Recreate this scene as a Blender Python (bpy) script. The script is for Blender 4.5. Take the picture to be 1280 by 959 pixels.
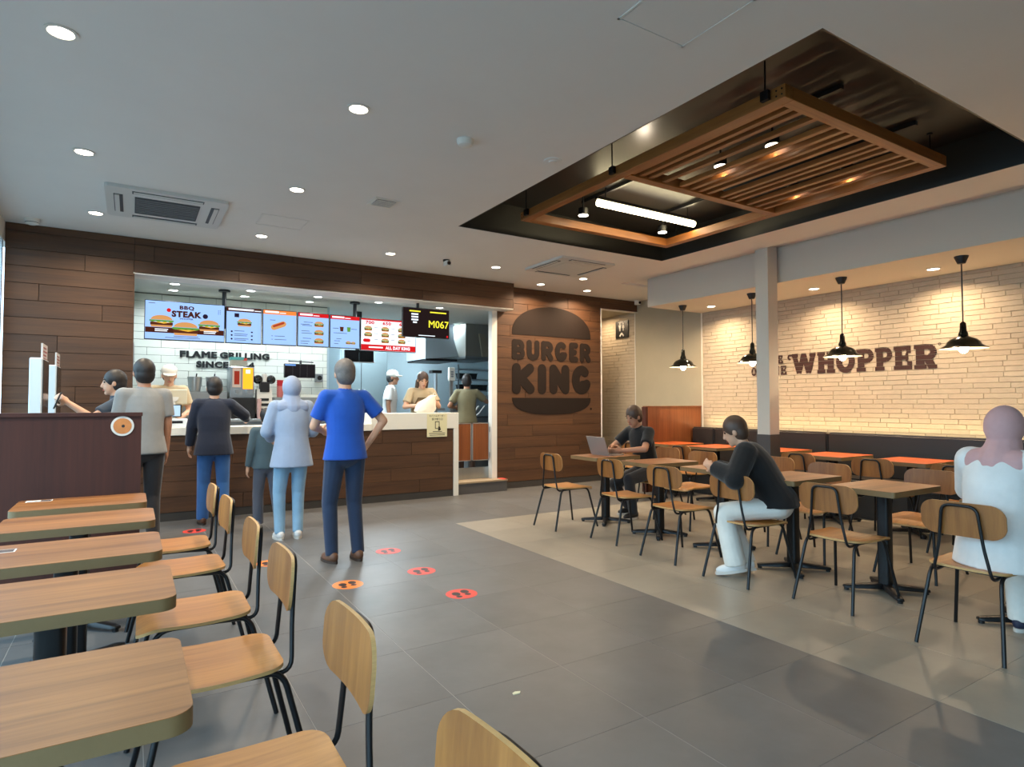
import bpy, bmesh, math, random
from mathutils import Vector, Matrix, Euler

for o in list(bpy.data.objects):
    bpy.data.objects.remove(o, do_unlink=True)
SC = bpy.context.scene
COL = SC.collection
R = math.radians
PI = math.pi
random.seed(7)

# ------------------------------------------------------------------ camera
cam = bpy.data.cameras.new('camera')
cam.sensor_width = 36.0
cam.sensor_fit = 'HORIZONTAL'
cam.lens = 761.94 / 1280 * 36.0
cam.clip_start = 0.03
cam_o = bpy.data.objects.new('camera', cam)
COL.objects.link(cam_o)
cam_o.location = (0, 0, 1.34)
cam_o.rotation_euler = (PI / 2 + 0.0328, 0.0009, -0.5574)
SC.camera = cam_o

# ------------------------------------------------------------------ world, exposure
world = bpy.data.worlds.new('overcast_sky')
SC.world = world
world.use_nodes = True
bg = world.node_tree.nodes['Background']
bg.inputs['Color'].default_value = (0.57, 0.81, 1.0, 1)
bg.inputs['Strength'].default_value = 4.5
vs = SC.view_settings
vs.view_transform = 'Standard'
vs.look = 'None'
vs.gamma = 1.0
vs.use_curve_mapping = False
vs.exposure = 0.27
SC.cycles.sample_clamp_indirect = 6.0
SC.cycles.max_bounces = 8
SC.cycles.diffuse_bounces = 5
SC.cycles.caustics_reflective = False
SC.cycles.caustics_refractive = False

# strength of the place's own lamps, watts
W_DOWN = 18.5
W_KITCHEN = 6.5
W_PENDANT = 4.0
W_SOFFIT = 18.0
W_SPOT = 15.0
W_TUBE = 5.0
W_COVE = 15.0
W_WASH = 24.0
WARM = (1.0, 0.74, 0.48)
NEUTRAL = (1.0, 0.83, 0.62)
COOL = (0.86, 0.95, 1.0)
DEEPWARM = (1.0, 0.70, 0.36)

def lamp(name, kind, loc, power, color, parent=None, rot=(0, 0, 0), size=0.08, size_y=None, spread=None, spot=None, blend=0.6, radius=0.03):
    L = bpy.data.lights.new(name, kind)
    L.energy = power
    L.color = color
    if kind == 'AREA':
        if size_y:
            L.shape = 'RECTANGLE'; L.size = size; L.size_y = size_y
        else:
            L.shape = 'DISK'; L.size = size
        if spread: L.spread = spread
    elif kind == 'SPOT':
        L.spot_size = spot or R(110); L.spot_blend = blend; L.shadow_soft_size = radius
    else:
        L.shadow_soft_size = radius
    o = bpy.data.objects.new(name, L)
    COL.objects.link(o)
    o.location = loc; o.rotation_euler = rot
    if parent: o.parent = parent
    return o

def portal(name, loc, rot, sx, sy):
    L = bpy.data.lights.new(name, 'AREA')
    L.shape = 'RECTANGLE'; L.size = sx; L.size_y = sy
    L.cycles.is_portal = True
    o = bpy.data.objects.new(name, L); COL.objects.link(o)
    o.location = loc; o.rotation_euler = rot
    return o

# room measures (metres; the camera stands over x=0, y=0)
XL, XR = -1.13, 7.855          # window wall, brick wall
YR, YH, YB = -2.2, 7.983, 8.24 # wall behind the camera, face of header wall, face of recessed plank wall
H = 3.207                      # ceiling
ZB = 2.803                     # underside of header / kitchen ceiling
X1, X2, Y1, Y2, HR = 2.886, 5.878, 1.705, 5.706, 3.54   # black ceiling recess
XG, XBK, ZBK, YBK = 6.43, 6.66, 2.808, 6.765            # ceiling strip, bulkhead face, its underside, its far end
portal('daylight_portal', (XL - 0.06, 2.6, 1.6), (0, -PI / 2, 0), 2.9, 9.6)
portal('daylight_portal', (-0.35, YR - 0.06, 1.6), (PI / 2, 0, 0), 1.5, 2.9)

# ------------------------------------------------------------------ materials
def s2l(c):
    return tuple((v / 12.92 if v <= 0.04045 else ((v + 0.055) / 1.055) ** 2.4) for v in c)
def rgb(r, g, b): return s2l((r / 255, g / 255, b / 255))
MATS = {}
def mat(name, color, rough=0.5, metal=0.0, emit=0.0, noise=0.0, nscale=8.0, stretch=(1, 1, 1), bump=0.0, bscale=60.0, rnd=0.0, spec=0.5, coat=0.0, emit_color=None, sheen=0.0):
    if name in MATS: return MATS[name]
    m = bpy.data.materials.new(name); m.use_nodes = True
    nt = m.node_tree; b = nt.nodes['Principled BSDF']
    b.inputs['Base Color'].default_value = (*color, 1)
    b.inputs['Roughness'].default_value = rough
    b.inputs['Metallic'].default_value = metal
    b.inputs['Specular IOR Level'].default_value = spec
    if coat: b.inputs['Coat Weight'].default_value = coat
    if sheen: b.inputs['Sheen Weight'].default_value = sheen
    if emit:
        b.inputs['Emission Color'].default_value = (*(emit_color or color), 1)
        b.inputs['Emission Strength'].default_value = emit
    tc = None
    def coords(scale):
        n = nt.nodes.new('ShaderNodeMapping')
        t = nt.nodes.new('ShaderNodeTexCoord')
        nt.links.new(t.outputs['Object'], n.inputs['Vector'])
        n.inputs['Scale'].default_value = scale
        oi = nt.nodes.new('ShaderNodeObjectInfo')
        ml = nt.nodes.new('ShaderNodeMath'); ml.operation = 'MULTIPLY'; ml.inputs[1].default_value = 37.0
        nt.links.new(oi.outputs['Random'], ml.inputs[0])
        cb = nt.nodes.new('ShaderNodeCombineXYZ')
        for k in range(3): nt.links.new(ml.outputs[0], cb.inputs[k])
        nt.links.new(cb.outputs[0], n.inputs['Location'])
        return n, oi
    src = None
    if noise or rnd:
        n, oi = coords(stretch)
        tex = nt.nodes.new('ShaderNodeTexNoise')
        tex.inputs['Scale'].default_value = nscale
        tex.inputs['Detail'].default_value = 5
        tex.inputs['Roughness'].default_value = 0.62
        nt.links.new(n.outputs[0], tex.inputs['Vector'])
        mr = nt.nodes.new('ShaderNodeMapRange')
        mr.inputs['From Min'].default_value = 0.25; mr.inputs['From Max'].default_value = 0.75
        mr.inputs['To Min'].default_value = 1 - noise; mr.inputs['To Max'].default_value = 1 + noise
        nt.links.new(tex.outputs['Fac'], mr.inputs['Value'])
        last = mr.outputs[0]
        if rnd:
            mr2 = nt.nodes.new('ShaderNodeMapRange')
            mr2.inputs['To Min'].default_value = 1 - rnd; mr2.inputs['To Max'].default_value = 1 + rnd
            nt.links.new(oi.outputs['Random'], mr2.inputs['Value'])
            mu = nt.nodes.new('ShaderNodeMath'); mu.operation = 'MULTIPLY'
            nt.links.new(last, mu.inputs[0]); nt.links.new(mr2.outputs[0], mu.inputs[1])
            last = mu.outputs[0]
        mx = nt.nodes.new('ShaderNodeVectorMath'); mx.operation = 'SCALE'
        mx.inputs[0].default_value = color
        nt.links.new(last, mx.inputs['Scale'])
        nt.links.new(mx.outputs[0], b.inputs['Base Color'])
        src = tex
    if bump:
        n, oi = coords(stretch)
        t2 = nt.nodes.new('ShaderNodeTexNoise'); t2.inputs['Scale'].default_value = bscale; t2.inputs['Detail'].default_value = 4
        nt.links.new(n.outputs[0], t2.inputs['Vector'])
        bp = nt.nodes.new('ShaderNodeBump'); bp.inputs['Strength'].default_value = bump; bp.inputs['Distance'].default_value = 0.01
        nt.links.new(t2.outputs['Fac'], bp.inputs['Height']); nt.links.new(bp.outputs[0], b.inputs['Normal'])
    MATS[name] = m
    return m
def wood(name, c_dark, c_light, axis=0, rough=0.45, grain=55.0, rnd=0.12, bump=0.06, coat=0.0):
    """long grain along one object axis"""
    if name in MATS: return MATS[name]
    m = bpy.data.materials.new(name); m.use_nodes = True
    nt = m.node_tree; b = nt.nodes['Principled BSDF']; L = nt.links.new
    b.inputs['Roughness'].default_value = rough
    if coat: b.inputs['Coat Weight'].default_value = coat; b.inputs['Coat Roughness'].default_value = 0.25
    t = nt.nodes.new('ShaderNodeTexCoord'); mp = nt.nodes.new('ShaderNodeMapping')
    L(t.outputs['Object'], mp.inputs['Vector'])
    sc = [1.0, 1.0, 1.0]; sc[axis] = 0.045
    mp.inputs['Scale'].default_value = sc
    oi = nt.nodes.new('ShaderNodeObjectInfo')
    ml = nt.nodes.new('ShaderNodeMath'); ml.operation = 'MULTIPLY'; ml.inputs[1].default_value = 53.0
    L(oi.outputs['Random'], ml.inputs[0])
    cb = nt.nodes.new('ShaderNodeCombineXYZ')
    for k in range(3): L(ml.outputs[0], cb.inputs[k])
    L(cb.outputs[0], mp.inputs['Location'])
    n1 = nt.nodes.new('ShaderNodeTexNoise'); n1.inputs['Scale'].default_value = grain; n1.inputs['Detail'].default_value = 6; n1.inputs['Roughness'].default_value = 0.7; n1.inputs['Distortion'].default_value = 0.3
    n2 = nt.nodes.new('ShaderNodeTexNoise'); n2.inputs['Scale'].default_value = grain * 0.18; n2.inputs['Detail'].default_value = 3
    L(mp.outputs[0], n1.inputs['Vector']); L(mp.outputs[0], n2.inputs['Vector'])
    ad = nt.nodes.new('ShaderNodeMath'); ad.operation = 'ADD'; L(n1.outputs['Fac'], ad.inputs[0]); L(n2.outputs['Fac'], ad.inputs[1])
    rp = nt.nodes.new('ShaderNodeMapRange'); rp.inputs['From Min'].default_value = 0.72; rp.inputs['From Max'].default_value = 1.28
    L(ad.outputs[0], rp.inputs['Value'])
    mx = nt.nodes.new('ShaderNodeMix'); mx.data_type = 'RGBA'
    mx.inputs['A'].default_value = (*c_dark, 1); mx.inputs['B'].default_value = (*c_light, 1)
    L(rp.outputs[0], mx.inputs['Factor'])
    mr2 = nt.nodes.new('ShaderNodeMapRange'); mr2.inputs['To Min'].default_value = 1 - rnd; mr2.inputs['To Max'].default_value = 1 + rnd
    L(oi.outputs['Random'], mr2.inputs['Value'])
    vm = nt.nodes.new('ShaderNodeVectorMath'); vm.operation = 'SCALE'
    L(mx.outputs['Result'], vm.inputs[0]); L(mr2.outputs[0], vm.inputs['Scale'])
    L(vm.outputs[0], b.inputs['Base Color'])
    if bump:
        bp = nt.nodes.new('ShaderNodeBump'); bp.inputs['Strength'].default_value = bump; bp.inputs['Distance'].default_value = 0.004
        L(n1.outputs['Fac'], bp.inputs['Height']); L(bp.outputs[0], b.inputs['Normal'])
    MATS[name] = m
    return m
def glass(name, tint=(0.92, 0.98, 1.0)):
    if name in MATS: return MATS[name]
    m = bpy.data.materials.new(name); m.use_nodes = True
    nt = m.node_tree; nt.nodes.clear()
    out = nt.nodes.new('ShaderNodeOutputMaterial'); tr = nt.nodes.new('ShaderNodeBsdfTransparent'); gl = nt.nodes.new('ShaderNodeBsdfGlossy')
    tr.inputs['Color'].default_value = (*tint, 1); gl.inputs['Roughness'].default_value = 0.02
    mx = nt.nodes.new('ShaderNodeMixShader'); lw = nt.nodes.new('ShaderNodeLayerWeight'); lw.inputs['Blend'].default_value = 0.5
    pw = nt.nodes.new('ShaderNodeMath'); pw.operation = 'POWER'; pw.inputs[1].default_value = 4.0; nt.links.new(lw.outputs['Facing'], pw.inputs[0])
    fr = nt.nodes.new('ShaderNodeMath'); fr.operation = 'MULTIPLY_ADD'; fr.inputs[1].default_value = 0.6; fr.inputs[2].default_value = 0.03; nt.links.new(pw.outputs[0], fr.inputs[0])
    nt.links.new(fr.outputs[0], mx.inputs['Fac']); nt.links.new(tr.outputs[0], mx.inputs[1]); nt.links.new(gl.outputs[0], mx.inputs[2])
    nt.links.new(mx.outputs[0], out.inputs['Surface'])
    MATS[name] = m
    return m
def glow(name, color, strength):
    if name in MATS: return MATS[name]
    m = bpy.data.materials.new(name); m.use_nodes = True
    nt = m.node_tree; nt.nodes.clear()
    out = nt.nodes.new('ShaderNodeOutputMaterial'); e = nt.nodes.new('ShaderNodeEmission')
    e.inputs['Color'].default_value = (*color, 1); e.inputs['Strength'].default_value = strength
    nt.links.new(e.outputs[0], out.inputs['Surface'])
    MATS[name] = m
    return m

M_CEIL = mat('ceiling_paint', rgb(226, 224, 220), 0.85, noise=0.02, nscale=2)
M_WHITE = mat('white_paint', rgb(225, 222, 214), 0.6)
M_BEIGE = mat('beige_plaster', rgb(176, 167, 144), 0.85, noise=0.04, nscale=3)
M_GREYWALL = mat('grey_beige_paint', rgb(204, 196, 184), 0.8)
M_BLACK = mat('black_metal', rgb(26, 26, 28), 0.38, 0.3)
M_BLACKP = mat('black_plastic', rgb(22, 22, 24), 0.4)
M_BLACKGLOSS = mat('black_gloss', rgb(15, 15, 16), 0.12)
M_RECESS = mat('black_recess_paint', rgb(34, 32, 29), 0.42, noise=0.05, nscale=3)
M_BRICK = mat('cream_split_brick', rgb(190, 176, 154), 0.9, noise=0.07, nscale=9, bump=0.4, bscale=45, rnd=0.05)
M_MORTAR = mat('cream_mortar', rgb(176, 162, 138), 0.95)
M_PLANK = wood('walnut_plank', rgb(64, 40, 23), rgb(94, 61, 35), 0, 0.6, 42, 0.09, 0.1)
M_PLANKGAP = mat('plank_joint', rgb(42, 28, 18), 0.8)
M_PARTITION = wood('dark_red_veneer', rgb(56, 23, 14), rgb(76, 35, 22), 2, 0.7, 30, 0.02, 0.03)
M_REDWOOD = wood('red_brown_veneer', rgb(112, 62, 34), rgb(146, 86, 48), 2, 0.4, 30, 0.03, 0.03)
M_OAKTOP = wood('oak_laminate', rgb(116, 68, 32), rgb(172, 112, 60), 0, 0.42, 40, 0.04, 0.06)
M_OAKEDGE = mat('table_edge', rgb(128, 104, 68), 0.5, noise=0.05, nscale=20)
M_CHAIRWOOD = wood('chair_plywood', rgb(150, 92, 34), rgb(196, 132, 58), 0, 0.42, 34, 0.05, 0.03, coat=0.1)
M_CHAIRBACK = wood('chair_plywood_back', rgb(122, 72, 30), rgb(166, 108, 52), 2, 0.45, 34, 0.05, 0.03, coat=0.08)
M_PLYEDGE = mat('plywood_edge', rgb(196, 152, 96), 0.5, noise=0.15, nscale=30, stretch=(1, 1, 12))
M_BEAM = wood('timber_beam', rgb(126, 72, 30), rgb(172, 108, 50), 1, 0.45, 40, 0.06, 0.08)
M_BEAMX = wood('timber_beam_cross', rgb(126, 72, 30), rgb(172, 108, 50), 0, 0.45, 40, 0.06, 0.08)
M_TILEG = mat('grey_stone_tile', rgb(100, 99, 98), 0.4, noise=0.16, nscale=2.6, rnd=0.05, bump=0.05, bscale=12)
M_TILEB = mat('beige_stone_tile', rgb(150, 143, 130), 0.35, noise=0.11, nscale=2.6, rnd=0.04, bump=0.05, bscale=12)
M_GROUT = mat('grout', rgb(172, 169, 163), 0.9)
M_SUBWAY = mat('white_glazed_tile', rgb(228, 232, 222), 0.18, rnd=0.02, noise=0.01)
M_SUBGROUT = mat('tile_grout', rgb(120, 122, 116), 0.9)
M_STEEL = mat('brushed_steel', rgb(178, 184, 188), 0.32, 0.9, noise=0.05, nscale=14, stretch=(1, 1, 0.05))
M_STEELDULL = mat('dull_steel', rgb(150, 156, 160), 0.45, 0.75)
M_ALU = mat('aluminium', rgb(196, 198, 200), 0.35, 0.85)
M_LEATHER = mat('black_leather', rgb(46, 41, 38), 0.42, bump=0.1, bscale=220)
M_ORANGE = mat('orange_laminate', rgb(206, 96, 44), 0.35, noise=0.04, nscale=6)
M_COUNTER = mat('white_solid_surface', rgb(232, 228, 216), 0.25)
M_PLINTH = mat('dark_plinth', rgb(60, 56, 52), 0.55)
M_GLASS = glass('clear_glass')
M_LENS = glow('lamp_lens', (1.0, 0.9, 0.72), 14.0)
M_LENSK = glow('kitchen_lamp_lens', (0.95, 1.0, 1.0), 10.0)
M_BULB = glow('pendant_bulb', (1.0, 0.86, 0.6), 40.0)
M_TUBE = glow('tube_lamp', (1.0, 0.84, 0.5), 16.0)
M_STRIP = glow('cove_strip', (1.0, 0.76, 0.36), 6.0)
M_DARKLOGO = mat('dark_brown_print', rgb(34, 25, 21), 0.75, spec=0.2)
M_BRICKPRINT = mat('dark_brown_paint', rgb(58, 28, 22), 0.75)
M_LETTER = mat('black_letter', rgb(18, 18, 20), 0.5)

# ------------------------------------------------------------------ mesh helpers
class MB:
    """collects shapes; build() links them as one mesh object"""
    def __init__(s):
        s.bm = bmesh.new(); s.mi = 0
    def _face(s, vs):
        try:
            f = s.bm.faces.new(vs); f.material_index = s.mi; return f
        except ValueError:
            return None
    def box(s, x0, y0, z0, x1, y1, z1, M=None):
        x0, x1 = sorted((x0, x1)); y0, y1 = sorted((y0, y1)); z0, z1 = sorted((z0, z1))
        P = [(x0, y0, z0), (x1, y0, z0), (x1, y1, z0), (x0, y1, z0), (x0, y0, z1), (x1, y0, z1), (x1, y1, z1), (x0, y1, z1)]
        v = [s.bm.verts.new((M @ Vector(p)) if M else p) for p in P]
        for q in ((0, 3, 2, 1), (4, 5, 6, 7), (0, 1, 5, 4), (1, 2, 6, 5), (2, 3, 7, 6), (3, 0, 4, 7)): s._face([v[i] for i in q])
        return s
    def prism(s, poly, z0, z1, M=None):
        """poly in xy, extruded along z"""
        n = len(poly)
        a = [s.bm.verts.new((M @ Vector((x, y, z0))) if M else (x, y, z0)) for x, y in poly]
        b = [s.bm.verts.new((M @ Vector((x, y, z1))) if M else (x, y, z1)) for x, y in poly]
        s._face(a[::-1]); s._face(b)
        for i in range(n): s._face([a[i], a[(i + 1) % n], b[(i + 1) % n], b[i]])
        return s
    def rings(s, rings, closed=False, caps=True):
        V = [[s.bm.verts.new(p) for p in r] for r in rings]
        n = len(V[0])
        for i in range(len(V) - (0 if closed else 1)):
            A, B = V[i], V[(i + 1) % len(V)]
            for j in range(n): s._face([A[j], A[(j + 1) % n], B[(j + 1) % n], B[j]])
        if caps and not closed:
            s._face(V[0][::-1]); s._face(V[-1])
        return s
    def tube(s, pts, r, n=8, caps=True, radii=None):
        pts = [Vector(p) for p in pts]
        rings = []; prev = None
        for i, p in enumerate(pts):
            if i == 0: d = pts[1] - p
            elif i == len(pts) - 1: d = p - pts[i - 1]
            else: d = (pts[i + 1] - p).normalized() + (p - pts[i - 1]).normalized()
            d.normalize()
            if prev is None:
                u = d.orthogonal().normalized()
            else:
                u = prev - d * prev.dot(d)
                u = u.normalized() if u.length > 1e-6 else d.orthogonal().normalized()
            prev = u; w = d.cross(u)
            rr = radii[i] if radii else r
            rings.append([p + (u * math.cos(2 * PI * k / n) + w * math.sin(2 * PI * k / n)) * rr for k in range(n)])
        return s.rings(rings, caps=caps)
    def cyl(s, c, r, h, n=16, r2=None, axis='z'):
        c = Vector(c); r2 = r if r2 is None else r2
        ax = {'x': Vector((1, 0, 0)), 'y': Vector((0, 1, 0)), 'z': Vector((0, 0, 1))}[axis]
        u = {'x': Vector((0, 1, 0)), 'y': Vector((0, 0, 1)), 'z': Vector((1, 0, 0))}[axis]
        w = ax.cross(u)
        ring = lambda q, rr: [q + (u * math.cos(2 * PI * k / n) + w * math.sin(2 * PI * k / n)) * rr for k in range(n)]
        return s.rings([ring(c, r), ring(c + ax * h, r2)])
    def lathe(s, prof, c=(0, 0, 0), n=24, caps=True):
        c = Vector(c)
        return s.rings([[c + Vector((r * math.cos(2 * PI * k / n), r * math.sin(2 * PI * k / n), z)) for k in range(n)] for r, z in prof], caps=caps)
    def ball(s, c, r, n=12, m=8, M=None):
        if not hasattr(r, '__len__'): r = (r, r, r)
        c = Vector(c); rings = []
        for i in range(m + 1):
            th = -PI / 2 + PI * (i + 0.0) / m
            if i == 0: th += 0.12
            if i == m: th -= 0.12
            ring = []
            for k in range(n):
                v = Vector((r[0] * math.cos(th) * math.cos(2 * PI * k / n), r[1] * math.cos(th) * math.sin(2 * PI * k / n), r[2] * math.sin(th)))
                ring.append(c + ((M @ v) if M else v))
            rings.append(ring)
        return s.rings(rings)
    def build(s, name, m, parent=None, smooth=None, loc=None, bevel=0.0, bevseg=1):
        if bevel:
            bmesh.ops.bevel(s.bm, geom=s.bm.edges[:], offset=bevel, segments=bevseg, affect='EDGES', clamp_overlap=True)
        bmesh.ops.recalc_face_normals(s.bm, faces=s.bm.faces[:])
        me = bpy.data.meshes.new(name)
        s.bm.to_mesh(me); s.bm.free()
        for q in (m if isinstance(m, (list, tuple)) else [m]): me.materials.append(q)
        if smooth is not None:
            me.shade_smooth()
            me.set_sharp_from_angle(angle=R(smooth))
        return put(name, me, parent, loc)
def put(name, me, parent=None, loc=None, rotz=0):
    o = bpy.data.objects.new(name, me); COL.objects.link(o)
    if parent: o.parent = parent
    if loc is not None: o.location = loc
    if rotz: o.rotation_euler = (0, 0, rotz)
    return o
def empty(name, loc=(0, 0, 0), rotz=0):
    o = bpy.data.objects.new(name, None); COL.objects.link(o)
    o.location = loc; o.rotation_euler = (0, 0, rotz)
    o.empty_display_size = 0.1
    return o
def tag(o, label, cat, group=None, kind=None):
    o['label'] = label; o['category'] = cat
    if group: o['group'] = group
    if kind: o['kind'] = kind
    return o
def struct(o, label=None):
    o['kind'] = 'structure'
    if label: o['label'] = label
    return o
def thing(name, label, cat, loc=(0, 0, 0), rotz=0, group=None):
    return tag(empty(name, loc, rotz), label, cat, group)
def copy_tree(src, loc, rotz=0, label=None):
    r = src.copy(); COL.objects.link(r); r.location = loc; r.rotation_euler = (0, 0, rotz)
    if label: r['label'] = label
    for ch in src.children:
        c = ch.copy(); COL.objects.link(c); c.parent = r
        for g in ch.children:
            d = g.copy(); COL.objects.link(d); d.parent = c
    return r
def rrect(x0, y0, x1, y1, r, n=5):
    P = []
    for cx, cy, a in ((x1 - r, y0 + r, -90), (x1 - r, y1 - r, 0), (x0 + r, y1 - r, 90), (x0 + r, y0 + r, 180)):
        for k in range(n + 1):
            t = R(a + 90 * k / n); P.append((cx + r * math.cos(t), cy + r * math.sin(t)))
    return P
def bez(p0, p1, p2, n=6):
    p0, p1, p2 = Vector(p0), Vector(p1), Vector(p2)
    return [p0 * (1 - t) ** 2 + p1 * 2 * t * (1 - t) + p2 * t * t for t in (k / n for k in range(n + 1))]
def bend(pts, r=0.05, n=5):
    """round the inner corners of a polyline"""
    pts = [Vector(p) for p in pts]; out = [pts[0]]
    for i in range(1, len(pts) - 1):
        a = pts[i] + (pts[i - 1] - pts[i]).normalized() * min(r, (pts[i - 1] - pts[i]).length * 0.48)
        b = pts[i] + (pts[i + 1] - pts[i]).normalized() * min(r, (pts[i + 1] - pts[i]).length * 0.48)
        out += bez(a, pts[i], b, n)
    return out + [pts[-1]]

# frames in which 2D print is laid: u along the surface, v up, w out of it
def frame_y(x, y, z):   # a surface that faces the camera side (-y): u=+x
    return Matrix(((1, 0, 0, x), (0, 0, -1, y), (0, 1, 0, z), (0, 0, 0, 1)))
def frame_x(x, y, z):   # a surface that faces -x: u=-y
    return Matrix(((0, 0, -1, x), (-1, 0, 0, y), (0, 1, 0, z), (0, 0, 0, 1)))
def frame_xp(x, y, z):  # a surface that faces +x: u=+y
    return Matrix(((0, 0, 1, x), (1, 0, 0, y), (0, 1, 0, z), (0, 0, 0, 1)))
def frame_z(x, y, z):
    return Matrix.Translation((x, y, z))
TXT = {}
def text(name, body, F, u0, v0, w, h, m, parent, depth=0.002, bold=0.0, shear=0.0):
    """lettering fitted into a box u0..u0+w, v0..v0+h of the frame F"""
    key = (body, bold)
    if key not in TXT:
        cu = bpy.data.curves.new('lettering', 'FONT')
        strike = bold if 'M' in body else 0.0      # this glyph cannot be offset cleanly: strike it several times instead
        cu.body = body; cu.offset = 0.0 if strike else bold; cu.extrude = 0.5; cu.resolution_u = 3; cu.space_character = 1.0 + bold * 2.2
        to = bpy.data.objects.new('lettering', cu); COL.objects.link(to)
        dg = bpy.context.evaluated_depsgraph_get()
        me = bpy.data.meshes.new_from_object(to.evaluated_get(dg))
        bpy.data.objects.remove(to, do_unlink=True)
        if strike:
            bm = bmesh.new(); bm.from_mesh(me); src = bm.verts[:] + bm.edges[:] + bm.faces[:]
            for n, (dx, dy) in enumerate(((-1, -.3), (1, -.3), (-1, .3), (1, .3), (0, 0.1), (-.5, 0), (.5, 0))):
                r = bmesh.ops.duplicate(bm, geom=src)
                for v in r['geom']:
                    if isinstance(v, bmesh.types.BMVert): v.co.x += dx * strike; v.co.y += dy * strike; v.co.z *= 1 + 0.02 * (n + 1)
            bm.to_mesh(me); bm.free()
        TXT[key] = me
    me = TXT[key].copy(); me.name = name
    xs = [v.co.x for v in me.vertices]; ys = [v.co.y for v in me.vertices]
    if not xs: return None
    x0, x1, y0, y1 = min(xs), max(xs), min(ys), max(ys)
    for v in me.vertices:
        u = u0 + (v.co.x - x0) / (x1 - x0) * w; q = v0 + (v.co.y - y0) / (y1 - y0) * h
        v.co = F @ Vector((u + shear * (q - v0), q, depth * v.co.z * 2 if v.co.z > 0 else 0.0))
    me.materials.clear(); me.materials.append(m)
    return put(name, me, parent)
def strokes(mb, F, segs, depth=0.003, w0=0.0):
    """thick pen strokes: (points, width, round)"""
    lay = 0
    for pts, wd, rnd in segs:
        for (ax, ay), (bx, by) in zip(pts[:-1], pts[1:]):
            d = Vector((bx - ax, by - ay)); L = d.length
            if L < 1e-6: continue
            d /= L; n = Vector((-d.y, d.x)); hw = wd / 2; P = []
            if rnd:
                t0 = math.atan2(n.y, n.x)
                for k in range(7): P.append((ax + hw * math.cos(t0 + PI * k / 6), ay + hw * math.sin(t0 + PI * k / 6)))
                for k in range(7): P.append((bx + hw * math.cos(t0 + PI + PI * k / 6), by + hw * math.sin(t0 + PI + PI * k / 6)))
            else:
                P = [(ax + n.x * hw, ay + n.y * hw), (ax - n.x * hw, ay - n.y * hw), (bx - n.x * hw, by - n.y * hw), (bx + n.x * hw, by + n.y * hw)]
            lay += 1
            mb.prism(P, w0, depth + lay * 0.00006, F)
def arc(cx, cy, rx, ry, a0, a1, n=12):
    return [(cx + rx * math.cos(R(a0 + (a1 - a0) * k / n)), cy + ry * math.sin(R(a0 + (a1 - a0) * k / n))) for k in range(n + 1)]
# ================================================================== SETTING
# ---- floor: a grout bed with square stone tiles let into it
floor = struct(MB().box(XL - 0.1, YR - 0.1, -0.12, XR + 0.1, YB + 0.1, -0.0012).build('floor', M_GROUT), 'grey and beige square stone tile floor')
PX, PY, GX, GY = 0.608, 0.6023, 1.275, 1.95
TILE = {}
def floor_tile(x0, y0, x1, y1, m):
    w, d = x1 - x0, y1 - y0
    key = (round(w, 3), round(d, 3), m.name)
    if key not in TILE:
        mb = MB().box(-w / 2, -d / 2, -0.012, w / 2, d / 2, 0.0)
        o = mb.build('floor_tile', m, floor)
        TILE[key] = o.data
        o.location = ((x0 + x1) / 2, (y0 + y1) / 2, 0)
    else:
        put('floor_tile', TILE[key], floor, ((x0 + x1) / 2, (y0 + y1) / 2, 0))
i0 = math.floor((XL - GX) / PX); i1 = math.ceil((XR - GX) / PX)
j0 = math.floor((YR - GY) / PY); j1 = math.ceil((YB - GY) / PY)
g = 0.0018
for i in range(i0, i1):
    for j in range(j0, j1):
        xa, xb = max(GX + i * PX, XL), min(GX + (i + 1) * PX, XR)
        ya, yb = max(GY + j * PY, YR), min(GY + (j + 1) * PY, YB)
        if xb - xa < 0.03 or yb - ya < 0.03: continue
        beige = i >= 3 and j < 7
        floor_tile(xa + g, ya + 0.0009, xb - g, yb - 0.0009, M_TILEB if beige else M_TILEG)

# ---- ceiling with its black recess, raised strip and bulkhead
mb = MB()
mb.box(XL, YR, H, XG, Y1, H + 0.5)
mb.box(XL, Y1, H, X1, Y2, H + 0.5)
mb.box(X2, Y1, H, XG, Y2, H + 0.5)
mb.box(XL, Y2, H, XG, YB + 0.3, H + 0.5)
mb.box(XG, 7.12, H, XR, YB + 0.3, H + 0.5)
mb.box(XG, YR, H + 0.035, XR, 7.12, H + 0.5)
ceiling = struct(mb.build('ceiling', M_CEIL), 'flat pale grey ceiling')
mb = MB()
t = 0.012
mb.box(X1, Y1, HR, X2, Y2, HR + 0.02)
mb.box(X1, Y1, H + 0.001, X1 + t, Y2, HR); mb.box(X2 - t, Y1, H + 0.001, X2, Y2, HR)
mb.box(X1, Y1, H + 0.001, X2, Y1 + t, HR); mb.box(X1, Y2 - t, H + 0.001, X2, Y2, HR)
o = mb.build('recess_lining', M_RECESS, ceiling); o['label'] = 'black painted lining of the ceiling recess'
o = MB().box(XBK, YR, ZBK, XR, YBK, H + 0.04).build('bulkhead', M_GREYWALL, ceiling); o['label'] = 'white dropped bulkhead over the banquette'
# access hatches: a frame line and a lid
def hatch(x0, y0, x1, y1):
    mb = MB()
    for q in ((x0, y0, x1, y0 + .012), (x0, y1 - .012, x1, y1), (x0, y0, x0 + .012, y1), (x1 - .012, y0, x1, y1)):
        mb.box(q[0], q[1], H - 0.004, q[2], q[3], H)
    f = mb.build('access_hatch', M_CEIL, ceiling)
    MB().box(x0 + .016, y0 + .016, H - 0.002, x1 - .016, y1 - .016, H).build('hatch_lid', M_CEIL, f)
hatch(1.055, 6.318, 1.51, 6.72)
hatch(1.97, 1.74, 2.42, 2.19)

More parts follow.
